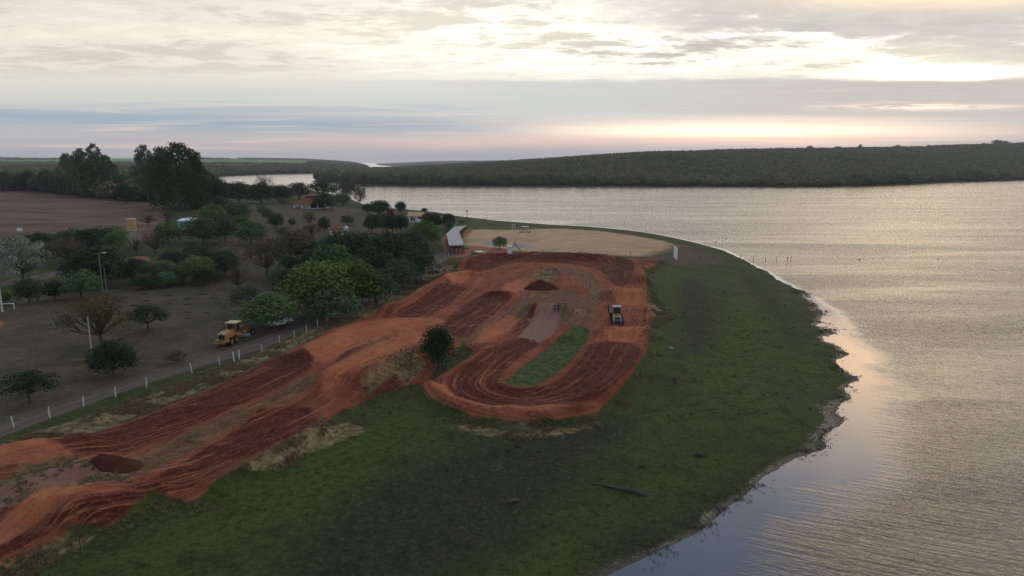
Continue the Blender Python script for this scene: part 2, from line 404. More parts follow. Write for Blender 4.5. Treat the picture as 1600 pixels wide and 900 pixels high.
# --- material masks
m_track = masked(W2(TRACK), 0.9)
m_dark = mask_of(DARK, 0.8); m_bright = mask_of(BRIGHT, 1.2); m_pale = mask_of(PALE, 0.9)
m_straw = mask_of(STRAW, 1.6); m_lush = mask_of(LUSH, 5.0, 1.2); m_lush[:] = np.maximum(m_lush*0.75, mask_of(LUSH[:1], 0.6))
isl = mask_of(LUSH[:1], 1.6)
m_damp = mask_of(DAMP, 6.0, 1.0, 2); m_sand = mask_of(SAND, 3.5, 1.8)
m_sand *= 1-0.9*mask_of(DRYS0, 6.0)
m_field = mask_of(FIELD, 2.0, 6.0); m_red = mask_of(REDS, 1.2, 2.2, 1, 0.006); m_dry = mask_of(DRYS, 6.0, 2.5, 2)
m_spot = mask_of([[(u-9, v), (u, v-1.8), (u+9, v), (u, v+1.8)] for u, v in SPOTS], 0.45, 2.3, 2)
m_road = np.zeros(len(P))
for pl, w in zip(ROADS, ROADW):
    q = smooth_line(W2(pl, 2.3 if w != 4.0 else 3.0)); s_ = near_sel(q, 12)
    d, _, _ = line_dist(P[s_], q)
    m_road[s_] = np.maximum(m_road[s_], np.clip(0.5-(d-w)/(1.6), 0, 1))
# flow coordinates along the lanes
fu = X*0.6+Y*0.3; fv = X*0.3+Y*0.1
bd = np.full(len(P), 1e9)
for pl in LANES + [ROADS[0]]:
    q = smooth_line(W2(pl)); s_ = near_sel(q, 14)
    d, sgn, al = line_dist(P[s_], q)
    mm = d < bd[s_]; ii = s_[mm]
    bd[ii] = d[mm]; fu[ii] = sgn[mm]; fv[ii] = al[mm]

# --- relief of the motocross course
Z += m_track*0.55
def ridge(pts, h, w, z=1.9, top=0.0):
    q = smooth_line(W2(pts, z)); s_ = near_sel(q, w*4+4)
    d, _, _ = line_dist(P[s_], q)
    d = np.maximum(d-top, 0)
    Z[s_] += 1.25*h*np.exp(-(d/w)**2)
ridge([(668, 607), (700, 629), (760, 644), (830, 646), (900, 633), (945, 608), (985, 588), (1006, 560)], 1.0, 1.6)
ridge([(690, 592), (730, 566), (770, 542)], 0.5, 1.2)
ridge([(783, 600), (805, 609), (850, 604)], 0.35, 0.9)
ridge([(722, 417), (760, 405), (850, 403), (940, 405), (992, 415), (1006, 440)], 1.6, 2.6)
ridge([(957, 463), (1006, 463)], 1.5, 2.4, top=1.0)
ridge([(946, 520), (1002, 518)], 0.8, 2.0, top=0.8)
ridge([(606, 491), (650, 468), (700, 441)], 1.5, 2.4)
ridge([(690, 438), (735, 430)], 1.0, 2.2)
ridge([(540, 598), (600, 566), (655, 545)], 1.9, 3.2, top=1.5)
ridge([(545, 560), (620, 522)], 0.9, 2.0)
ridge([(470, 560), (520, 535)], 0.9, 2.2)
ridge([(838, 489), (876, 488)], 1.7, 2.2, top=0.8)
ridge([(885, 530), (905, 516)], 0.9, 1.6)
ridge([(795, 463), (770, 462)], 0.9, 2.0)
ridge([(70, 792), (130, 783)], 1.1, 2.6, top=1.0)
ridge([(115, 806), (160, 800), (240, 768)], 0.8, 1.6)
ridge([(30, 715), (110, 702)], 1.0, 2.4, top=1.0)
ridge([(0, 770), (90, 745), (150, 735)], 0.8, 1.6)
ridge([(340, 755), (420, 712), (500, 668)], 0.7, 1.3)
ridge([(300, 683), (400, 640)], 0.6, 1.6)
soil_any = np.clip(m_track, 0, 1)
Z += soil_any*((fbm(fu/1.6, fv/6.0, 3, 31)-0.5)*0.16 + (fbm(X/1.3, Y/1.3, 4, 33)-0.5)*0.42)
Z += np.clip(m_straw, 0, 1)*m_track*(fbm(X/1.1, Y/1.1, 3, 35)-0.5)*0.7
Z += (sd_near > 1)*(Y < 260)*(fbm(X/2.2, Y/2.2, 3, 41)-0.5)*0.16*np.clip(sd_near/15, 0, 1)
Z -= m_road*0.12
Z += m_field*(fbm(X/30, Y/10, 2, 44)-0.5)*0.6
ZG = Z.reshape(NY, NX)

def gz(x, y):
    """terrain height"""
    x = np.atleast_1d(np.asarray(x, float)); y = np.atleast_1d(np.asarray(y, float))
    i = np.clip(np.searchsorted(gx, x)-1, 0, NX-2); j = np.clip(np.searchsorted(gy, y)-1, 0, NY-2)
    fx = (x-gx[i])/(gx[i+1]-gx[i]); fy = (y-gy[j])/(gy[j+1]-gy[j])
    return (ZG[j, i]*(1-fx)+ZG[j, i+1]*fx)*(1-fy)+(ZG[j+1, i]*(1-fx)+ZG[j+1, i+1]*fx)*fy
def g1(x, y): return float(gz(x, y)[0])
def hit(u, v):
    """first ground point under a direction of the photograph"""
    d = ray(u, v); ks = np.concatenate([np.arange(40, 400, 0.25), np.arange(400, 3000, 2.0)])/d[1]
    pts = d[None]*ks[:, None]
    zz = np.maximum(gz(pts[:, 0], pts[:, 1]), -0.001)
    below = np.where(CAM_H+pts[:, 2] <= zz)[0]
    k = below[0] if len(below) else len(ks)-1
    return Vector((pts[k, 0], pts[k, 1], zz[k]))

# ------------------------------------------------------------------ terrain meshes
def mesh_np(name, verts, faces, loops_per=4, smooth=True):
    me = bpy.data.meshes.new(name)
    nv, nf = len(verts), len(faces)
    me.vertices.add(nv); me.vertices.foreach_set('co', np.asarray(verts, np.float32).ravel())
    me.loops.add(nf*loops_per); me.loops.foreach_set('vertex_index', np.asarray(faces, np.int32).ravel())
    me.polygons.add(nf); me.polygons.foreach_set('loop_start', np.arange(0, nf*loops_per, loops_per, dtype=np.int32))
    me.polygons.foreach_set('use_smooth', np.full(nf, smooth))
    me.update(calc_edges=True); me.validate()
    return me
def add_attr(me, name, arr, typ='FLOAT_VECTOR'):
    a = me.attributes.new(name, typ, 'POINT')
    a.data.foreach_set('vector' if typ == 'FLOAT_VECTOR' else 'value', np.asarray(arr, np.float32).ravel())

def new_mat(name):
    m = bpy.data.materials.new(name); m.use_nodes = True
    m.node_tree.nodes.clear()
    return m, NT(m.node_tree)
def finish(m, t, bsdf):
    o = t.node('ShaderNodeOutputMaterial'); t.l.new(bsdf, o.inputs[0]); return m
def principled(t, col, rough=0.8, spec=0.3, normal=None, metal=0.0):
    b = t.node('ShaderNodeBsdfPrincipled')
    t.put(b.inputs['Base Color'], col); t.put(b.inputs['Roughness'], rough)
    t.put(b.inputs['Specular IOR Level'], spec); t.put(b.inputs['Metallic'], metal)
    if normal is not None: t.put(b.inputs['Normal'], normal)
    return b
def bump(t, h, strength=0.5, dist=0.1):
    n = t.node('ShaderNodeBump'); t.put(n.inputs['Height'], h)
    t.put(n.inputs['Strength'], strength); t.put(n.inputs['Distance'], dist)
    return E(t, n.outputs[0])

def ground_material():
    m, t = new_mat('ground')
    pos = t.node('ShaderNodeNewGeometry').outputs['Position']
    n1 = t.noise(pos, 1.1, 5, 0.62); n2 = t.noise(pos, 0.16, 5, 0.6); n3 = t.noise(pos, 4.5, 4, 0.65); n0 = t.noise(pos, 0.035, 4, 0.55)
    track, dark, bright = t.sep(t.attr('m1').outputs['Vector'])
    straw, sand, road = t.sep(t.attr('m2').outputs['Vector'])
    field, pale, damp = t.sep(t.attr('m3').outputs['Vector'])
    u, v, lush = t.sep(t.attr('m4').outputs['Vector'])
    dry, red, shore = t.sep(t.attr('m5').outputs['Vector'])
    wood, crop, isl_ = t.sep(t.attr('m6').outputs['Vector'])
    st1 = t.noise(t.vec(u*1.5, v*0.07, 0.0), 1.0, 5, 0.65, 0.7)
    st2 = t.noise(t.vec(u*4.2, v*0.16, 4.0), 1.0, 4, 0.65, 0.5)
    clod = t.noise(pos, 2.3, 5, 0.7)
    ln = t.noise(t.vec(u*1.15, v*0.012, 11.0), 1.0, 2, 0.5, 0.25)
    ln2 = t.noise(t.vec(u*0.55+v*0.11, v*0.03-u*0.05, 17.0), 1.0, 2, 0.5, 0.5)
    line2 = t.gauss(t.math('ABSOLUTE', ln2-0.5), 0.0, 0.011)*t.ss(0.48, 0.58, t.noise(pos, 0.10, 3, 0.6))
    line = t.gauss(t.math('ABSOLUTE', ln-0.5), 0.0, 0.016)*t.ss(0.40, 0.55, t.noise(t.vec(u*0.1, v*0.06, 2.0), 1.0, 3, 0.6))
    jag = (n1-0.5)*0.55+(n2-0.5)*0.35+(n3-0.5)*0.25
    rag = (st1-0.5)*0.8+(st2-0.5)*0.4+(clod-0.5)*0.7+(n1-0.5)*0.5
    fine = t.noise(pos, 9.0, 3, 0.7)
    def sel(mk, k=1.0, lo=0.36, hi=0.64): return t.ss(lo, hi, mk+jag*k)
    def selr(mk, k=1.0, lo=0.25, hi=0.75): return t.ss(lo, hi, mk+jag*0.35*k+rag*k)
    # meadow
    g = t.mix(t.ss(0.3, 0.7, n2), (0.0300, 0.0413, 0.0106), (0.0575, 0.0675, 0.0175))
    g = t.mix(t.ss(0.45, 0.75, n1)*0.6, g, (0.0600, 0.0660, 0.0264))
    g = t.mix(t.ss(0.15, 0.75, lush+jag*0.9), g, t.mix(t.ss(0.35, 0.65, n1), (0.027, 0.048, 0.0095), (0.066, 0.090, 0.0185)))
    g = t.mix(t.ss(0.25, 0.85, damp+jag*1.0)*0.85, g, t.mix(n1, (0.0160, 0.0140, 0.0100), (0.0320, 0.0300, 0.0210)))
    g = t.mix(t.ss(0.50, 0.70, n3)*0.7, g, (0.009, 0.012, 0.005))
    tuft = t.noise(pos, 1.9, 6, 0.75, 0.6)
    g = t.mix(t.ss(0.52, 0.64, tuft)*0.7, g, (0.074, 0.078, 0.028))
    g = t.mix(t.ss(0.48, 0.38, tuft)*0.75, g, (0.010, 0.014, 0.005))
    g = t.mix(t.ss(0.55, 0.68, n3)*0.5, g, (0.070, 0.080, 0.026))
    g = t.mix(t.ss(0.52, 0.70, n0)*0.55, g, (0.050, 0.044, 0.024))
    g = t.mix(t.ss(0.50, 0.66, t.noise(pos, 0.33, 6, 0.7, 0.5))*0.55, g, (0.015, 0.019, 0.007))
    # dry park ground
    dcol = t.mix(t.ss(0.3, 0.7, n2), (0.066, 0.048, 0.030), (0.098, 0.074, 0.047))
    dcol = t.mix(t.ss(0.5, 0.7, n1)*0.7, dcol, (0.030, 0.032, 0.016))
    dcol = t.mix(t.ss(0.54, 0.68, n0), dcol, (0.085, 0.068, 0.050))
    dcol = t.mix(t.ss(0.50, 0.68, tuft)*0.6, dcol, (0.090, 0.075, 0.052))
    dcol = t.mix(t.ss(0.48, 0.36, tuft)*0.5, dcol, (0.018, 0.016, 0.011))
    dcol = t.mix(t.ss(0.48, 0.60, t.noise(pos, 0.09, 6, 0.68, 0.6))*0.75, dcol, (0.040, 0.044, 0.018))
    dcol = t.mix(t.ss(0.56, 0.66, t.noise(pos, 0.28, 6, 0.7, 0.6))*0.7, dcol, (0.125, 0.098, 0.068))
    dcol = t.mix(t.ss(0.57, 0.68, t.noise(pos, 0.6, 5, 0.7))*0.6, dcol, (0.026, 0.020, 0.014))
    g = t.mix(sel(dry, 0.8, 0.2, 0.8), g, dcol)
    spot, dull, _n = t.sep(t.attr('m7').outputs['Vector'])
    g = t.mix(sel(spot, 0.5)*0.85, g, (0.016, 0.012, 0.010))
    # straw grass
    scol = t.mix(t.ss(0.35, 0.7, n1), (0.095, 0.075, 0.038), (0.25, 0.19, 0.105))
    scol = t.mix(t.ss(0.5, 0.72, t.noise(t.vec(u*0.7, v*0.06, 7.0), 1.0, 4, 0.6, 0.3)), scol, (0.055, 0.062, 0.024))
    # soil of the course
    pat = t.noise(t.vec(u*0.35, v*0.07, 1.0), 1.0, 5, 0.62, 0.8)
    soil = t.mix(t.ss(0.34, 0.66, pat*0.55+n2*0.45), (0.095, 0.022, 0.012), (0.265, 0.072, 0.038))
    soil = t.mix(t.ss(0.46, 0.68, st1)*0.40, soil, (0.34, 0.098, 0.052))
    soil = t.mix(t.ss(0.44, 0.32, st2*0.6+clod*0.4)*0.40, soil, (0.075, 0.021, 0.013))
    soil = t.mix(t.ss(0.54, 0.70, t.noise(pos, 0.42, 5, 0.65))*0.45, soil, t.mix(n3, (0.080, 0.062, 0.032), (0.190, 0.130, 0.078)))
    soil = t.mix(t.ss(0.55, 0.75, n1)*0.40, soil, (0.27, 0.105, 0.062))
    soil = t.mix(sel(dull, 1.2, 0.25, 0.8)*0.85, soil, t.mix(t.ss(0.38, 0.62, n1*0.5+clod*0.5), (0.050, 0.042, 0.022), (0.165, 0.100, 0.062)))
    soil = t.mix(sel(straw, 1.1)*0.85, soil, scol)
    brt = t.mix(t.ss(0.3, 0.7, st2*0.35+pat*0.35+n1*0.3), (0.23, 0.062, 0.030), (0.54, 0.180, 0.084))
    soil = t.mix(selr(bright, 1.1, 0.2, 0.85)*0.85, soil, brt)
    palec = t.mix(st2*0.5+n1*0.5, (0.14, 0.070, 0.058), (0.30, 0.185, 0.155))
    soil = t.mix(selr(pale, 0.5), soil, palec)
    drk = t.mix(t.ss(0.40, 0.70, st1*0.25+st2*0.2+n1*0.3+clod*0.25), (0.046, 0.0092, 0.006), (0.135, 0.026, 0.0145))
    drk = t.mix(t.ss(0.60, 0.70, st2)*0.7, drk, (0.30, 0.080, 0.042))
    drk = t.mix(t.ss(0.55, 0.75, clod)*0.6, drk, (0.030, 0.008, 0.006))
    soil = t.mix(selr(dark, 0.95), soil, drk)
    soil = t.mix(line*0.6, soil, (0.38, 0.140, 0.080))
    soil = t.mix(line2*0.65, soil, (0.42, 0.165, 0.095))
    soil = t.mix(t.ss(0.55, 0.70, t.noise(pos, 0.2, 6, 0.7, 0.6))*0.35, soil, (0.23, 0.105, 0.068))
    soil = t.mix(t.ss(0.54, 0.66, t.noise(pos, 3.2, 5, 0.72))*0.45, soil, (0.060, 0.018, 0.012))
    soil = t.mix(t.ss(0.47, 0.36, t.noise(pos, 2.6, 5, 0.72))*0.35, soil, (0.36, 0.150, 0.090))
    soil = t.mix(t.ss(0.60, 0.72, n3)*0.25, soil, (0.34, 0.130, 0.075))
    c = t.mix(sel(straw, 1.3), g, scol)
    c = t.mix(sel(track, 0.8), c, soil)
    gi = t.mix(t.ss(0.35, 0.65, n1), (0.020, 0.044, 0.012), (0.058, 0.088, 0.028))
    gi = t.mix(t.ss(0.52, 0.66, t.noise(pos, 0.55, 5, 0.68, 0.5))*0.8, gi, t.mix(n3, (0.085, 0.045, 0.026), (0.150, 0.095, 0.055)))
    c = t.mix(sel(isl_, 2.0, 0.42, 0.85), c, gi)
    sandc = t.mix(t.ss(0.3, 0.7, n2), (0.37, 0.225, 0.135), (0.46, 0.30, 0.19))
    sandc = t.mix(t.ss(0.50, 0.66, n0)*0.6, sandc, (0.25, 0.185, 0.10))
    sandc = t.mix(t.ss(0.52, 0.64, t.noise(pos, 0.12, 6, 0.7, 0.4))*0.4, sandc, (0.31, 0.20, 0.12))
    sandc = t.mix(t.ss(0.52, 0.70, n1)*0.4, sandc, (0.33, 0.21, 0.12))
    c = t.mix(sel(sand, 1.2, 0.15, 0.9), c, sandc)
    c = t.mix(sel(red, 0.8), c, t.mix(n1, (0.17, 0.06, 0.04), (0.33, 0.13, 0.085)))
    rcol = t.mix(t.ss(0.3, 0.7, st1), (0.075, 0.058, 0.050), (0.132, 0.106, 0.092))
    rcol = t.mix(t.gauss(u, 0.0, 0.5)*t.ss(0.4, 0.6, n1)*0.75, rcol, (0.058, 0.055, 0.032))
    rcol = t.mix(t.ss(0.52, 0.68, n1)*0.5, rcol, (0.085, 0.062, 0.048))
    c = t.mix(sel(road, 0.8, 0.3, 0.7), c, rcol)
    fn = t.noise(t.vec(t.sep(pos)[0]*0.012, t.sep(pos)[1]*0.05, 0.0), 1.0, 5, 0.6, 0.8)
    fcol = t.mix(t.ss(0.35, 0.7, fn), (0.075, 0.046, 0.034), (0.165, 0.102, 0.074))
    fur = t.noise(t.vec(t.sep(pos)[0]*0.05+t.sep(pos)[1]*0.03, t.sep(pos)[1]*0.35, 3.0), 1.0, 4, 0.65, 0.6)
    fcol = t.mix(t.ss(0.45, 0.62, fur)*0.5, fcol, (0.215, 0.140, 0.105))
    fcol = t.mix(t.ss(0.48, 0.36, fur)*0.5, fcol, (0.060, 0.036, 0.028))
    fcol = t.mix(t.ss(0.5, 0.8, n1)*0.4, fcol, (0.07, 0.045, 0.036))
    c = t.mix(sel(field, 0.5), c, fcol)
    # far land
    c = t.mix(sel(wood, 0.3), c, t.mix(n0, (0.020, 0.026, 0.014), (0.040, 0.044, 0.024)))
    cropc = t.mix(t.ss(0.4, 0.6, t.noise(t.vec(t.sep(pos)[0]*0.002, t.sep(pos)[1]*0.0012, 0.0), 1.0, 3, 0.5)), (0.060, 0.150, 0.036), (0.120, 0.230, 0.062))
    c = t.mix(sel(crop, 0.3), c, cropc)
    # wet margin: mud and drowned plants, sky reflections painted in as pale patches
    mud = t.mix(t.ss(0.50, 0.63, n3*0.5+n2*0.5), (0.034, 0.030, 0.020), (0.30, 0.27, 0.24))
    mud = t.mix(t.ss(0.62, 0.95, shore), mud, (0.050, 0.042, 0.032))
    wet = t.ss(0.25, 0.70, shore+jag*1.1)
    c = t.mix(wet, c, mud)
    h = n1*0.35+n3*0.25+clod*t.ss(0.3, 0.7, track)*0.5+st2*t.ss(0.3, 0.7, track)*0.4+st1*t.ss(0.3, 0.7, track)*0.35
    nrm = bump(t, h, 0.9, 0.45)
    return finish(m, t, principled(t, c, t.mix(wet, (0.95,)*3, (0.5,)*3), 0.12, nrm).outputs[0])
MG = ground_material()

gyy, gxx = np.gradient(ZG, gy, gx)
NRM = np.stack([-gxx.ravel(), -gyy.ravel(), np.ones(len(P))], 1); NRM /= np.linalg.norm(NRM, axis=1)[:, None]
far_on = zf > zn
swid = 0.03+0.26*fbm(X/13, Y/13, 3, 87)
shore_v = np.where(far_on, np.clip(1-sd_far/9.0, 0, 1)*0.9, np.clip(1-Z/swid, 0, 1)*np.where(Y < 170, 1.0, 0.45)*(Y < 400))
wood_v = np.clip(far_on*np.clip(sd_far/12, 0, 1) + (~far_on)*sstep(520, 640, Y)*(X < -100), 0, 1)
crop_v = (~far_on)*sstep(1700, 2000, Y)*(X < 0)*(fbm(X/900, Y/500, 2, 77) > 0.33)
A1 = np.stack([m_track*(1-isl), m_dark, m_bright], 1); A2 = np.stack([m_straw, m_sand, m_road], 1)
A3 = np.stack([m_field, m_pale, m_damp], 1); A4 = np.stack([fu, fv, m_lush], 1); A5 = np.stack([m_dry, m_red, shore_v], 1)
A6 = np.stack([wood_v*(1-m_field), crop_v, isl], 1); A7 = np.stack([m_spot, mask_of(DULL, 1.5), m_spot*0], 1)

idx = np.arange(NX*NY).reshape(NY, NX)
Q = np.stack([idx[:-1, :-1], idx[:-1, 1:], idx[1:, 1:], idx[1:, :-1]], -1).reshape(-1, 4)
fmax = Z[Q].max(1); fmin = Z[Q].min(1)
fc = lambda a: a[Q].mean(1)
keep = fmax > -0.5
region = np.zeros(len(Q), int)                       # 0 meadow
fm = fc(m_track); region[fm > 0.5] = 1
region[(fc(m_sand) > 0.5)] = 2
region[(fc(m_field) > 0.5)] = 3
region[(fc(m_road) > 0.5)] = 4
region[fc(far_on.astype(float)) > 0.5] = 5
V3 = np.stack([X, Y, Z], 1)
def sub_mesh(name, q, verts, mats, attrs, normals=True):
    ids, invv = np.unique(q, return_inverse=True)
    me = mesh_np(name, verts[ids], invv.reshape(-1, 4))
    for an, arr in attrs.items(): add_attr(me, an, arr[ids], 'FLOAT_VECTOR' if arr.ndim == 2 else 'FLOAT')
    if normals: me.normals_split_custom_set_from_vertices(NRM[ids].tolist())
    me.materials.append(mats)
    o = bpy.data.objects.new(name, me); COL.objects.link(o); o['kind'] = 'structure'
    return o
GA = dict(m1=A1, m2=A2, m3=A3, m4=A4, m5=A5, m6=A6, m7=A7)
for k, nm in enumerate(['grass_ground', 'dirt_track', 'sand_lot', 'ploughed_field', 'dirt_road', 'far_hills']):
    sub_mesh(nm, Q[keep & (region == k)], V3, MG, GA)

# ------------------------------------------------------------------ water
def water_material():
    m, t = new_mat('lake_water')
    pos = t.node('ShaderNodeNewGeometry').outputs['Position']
    x, y, z = t.sep(pos)
    calm = E(t, t.attr('calm').outputs['Fac'])
    a = R(24); xr_, yr_ = x*math.cos(a)-y*math.sin(a), x*math.sin(a)+y*math.cos(a)
    bend = t.noise(t.vec(x*0.03, y*0.03, 2.0), 1.0, 2, 0.5)*2.5
    w1 = t.noise(t.vec(xr_*0.16, (yr_+bend)*1.7, 0.0), 1.0, 3, 0.55, 0.4)
    w2 = t.noise(t.vec(xr_*1.5, (yr_+bend)*3.4, 3.0), 1.0, 3, 0.6, 0.4)
    gust = t.noise(t.vec(x*0.008, y*0.045, 0.0), 1.0, 6, 0.62, 0.5)
    w3 = t.noise(t.vec(x*0.075, y*0.26, 6.0), 1.0, 4, 0.65, 0.5)
    edge = t.noise(t.vec(x*0.06, y*0.045, 5.0), 1.0, 5, 0.62, 0.8)
    act = t.ss(0.15, 0.80, calm+(edge-0.5)*1.1)
    h = w1*0.62+w2*0.38+w3*(0.25+t.ss(80.0, 260.0, y)*1.0)
    nrm = bump(t, h, act*(0.28+t.ss(0.30, 0.70, gust)*0.72)+0.010, 0.33)
    col = t.mix(act, (0.030, 0.058, 0.112), (0.058, 0.045, 0.030))  # sky's blue reflection and warm sheen put into the turbid base colour
    b = principled(t, col, t.mix(act, (0.03,)*3, (0.12,)*3), 0.5, nrm)
    b.inputs['IOR'].default_value = 1.36
    return finish(m, t, b.outputs[0])
calm = np.where(far_on, 1, np.clip(-sd_near/(2.5+13.0*sstep(190, 80, Y)), 0, 1))
VW = np.stack([X, Y, np.zeros(len(P))], 1)
wsel = (fmin < 0.06)
sub_mesh('lake_water', Q[wsel], VW, water_material(), dict(calm=calm), normals=False)
# ------------------------------------------------------------------ haze
class MB:
    """collects shapes for one mesh object"""
    def __init__(s): s.v = []; s.f = []; s.mi = []
    def add(s, v, f, mi=0):
        o = len(s.v); s.v += [tuple(p) for p in v]; s.f += [tuple(i+o for i in q) for q in f]; s.mi += [mi]*len(f); return s
    def box(s, c, d, rz=0.0, ry=0.0, taper=1.0, rx=0.0, mi=0, tx=None, shift=(0, 0)):
        """box centred at c; taper scales the top face"""
        hx, hy, hz = d[0]/2, d[1]/2, d[2]/2; tx = taper if tx is None else tx
        v = [(-hx, -hy, -hz), (hx, -hy, -hz), (hx, hy, -hz), (-hx, hy, -hz),
             (-hx*tx+shift[0], -hy*taper+shift[1], hz), (hx*tx+shift[0], -hy*taper+shift[1], hz), (hx*tx+shift[0], hy*taper+shift[1], hz), (-hx*tx+shift[0], hy*taper+shift[1], hz)]
        M = Matrix.Rotation(rz, 3, 'Z') @ Matrix.Rotation(ry, 3, 'Y') @ Matrix.Rotation(rx, 3, 'X')
        return s.add([M @ Vector(p)+Vector(c) for p in v], [(0, 3, 2, 1), (4, 5, 6, 7), (0, 1, 5, 4), (1, 2, 6, 5), (2, 3, 7, 6), (3, 0, 4, 7)], mi)
    def tube(s, a, b, r0, r1=None, n=8, mi=0, cap=True):
        a, b = Vector(a), Vector(b); r1 = r0 if r1 is None else r1
        d = (b-a); q = d.to_track_quat('Z', 'Y')
        v = []
        for p, r in ((a, r0), (b, r1)):
            for i in range(n):
                an = 2*math.pi*i/n; v.append(p+q @ Vector((r*math.cos(an), r*math.sin(an), 0)))
        f = [(i, (i+1) % n, n+(i+1) % n, n+i) for i in range(n)]
        if cap: f += [tuple(range(n-1, -1, -1)), tuple(range(n, 2*n))]
        return s.add(v, f, mi)
    def path(s, pts, radii, n=6, mi=0):
        for (a, b, r0, r1) in zip(pts[:-1], pts[1:], radii[:-1], radii[1:]): s.tube(a, b, r0, r1, n, mi, True)
        return s
    def lathe(s, prof, n=16, axis='Z', c=(0, 0, 0), mi=0):
        v = []
        for r, h in prof:
            for i in range(n):
                an = 2*math.pi*i/n; p = (r*math.cos(an), r*math.sin(an), h)
                if axis == 'Y': p = (p[0], p[2], p[1])
                v.append((p[0]+c[0], p[1]+c[1], p[2]+c[2]))
        f = []
        for k in range(len(prof)-1):
            for i in range(n):
                q = (k*n+i, k*n+(i+1) % n, (k+1)*n+(i+1) % n, (k+1)*n+i)
                f.append(q if axis != 'Y' else q[::-1])
        return s.add(v, f, mi)
    def prism(s, prof, w, c=(0, 0, 0), mi=0):
        """side profile in x,z extruded along y"""
        n = len(prof)
        v = [(x+c[0], c[1]-w/2, z+c[2]) for x, z in prof]+[(x+c[0], c[1]+w/2, z+c[2]) for x, z in prof]
        f = [tuple(range(n)), tuple(range(2*n-1, n-1, -1))]+[(i, n+i, n+(i+1) % n, (i+1) % n) for i in range(n)]
        return s.add(v, f, mi)
    def build(s, name, mats, parent=None, smooth=False, bevel=0.0):
        me = bpy.data.meshes.new(name); me.from_pydata(s.v, [], s.f)
        for mm in (mats if isinstance(mats, (list, tuple)) else [mats]): me.materials.append(mm)
        me.polygons.foreach_set('material_index', s.mi); me.update()
        if smooth: me.polygons.foreach_set('use_smooth', [True]*len(s.f))
        o = bpy.data.objects.new(name, me); COL.objects.link(o)
        if parent: o.parent = parent
        if bevel:
            b = o.modifiers.new('bevel', 'BEVEL'); b.width = bevel; b.segments = 2; b.limit_method = 'ANGLE'
        return o
def tag(o, label=None, cat=None, group=None, kind=None):
    if label: o['label'] = label
    if cat: o['category'] = cat
    if group: o['group'] = group
    if kind: o['kind'] = kind
    return o
def empty(name, loc, rz=0.0, label=None, cat=None, group=None):
    o = bpy.data.objects.new(name, None); COL.objects.link(o); o.location = loc; o.rotation_euler = (0, 0, rz)
    o.empty_display_size = 0.3
    return tag(o, label, cat, group)
def obj(name, me, parent=None):
    o = bpy.data.objects.new(name, me); COL.objects.link(o); o.parent = parent; return o

hm = bpy.data.materials.new('haze'); hm.use_nodes = True; hm.node_tree.nodes.clear()
ht = NT(hm.node_tree)
pv = ht.node('ShaderNodeVolumePrincipled'); pv.inputs['Color'].default_value = (0.90, 0.93, 1.0, 1)
pv.inputs['Density'].default_value = 0.00007; pv.inputs['Anisotropy'].default_value = 0.2
ho = ht.node('ShaderNodeOutputMaterial'); ht.l.new(pv.outputs[0], ho.inputs['Volume'])
b_ = MB(); b_.box((0, 4300, 56.0), (19400, 9700, 124.0)); hz = b_.build('haze', hm); hz['kind'] = 'stuff'

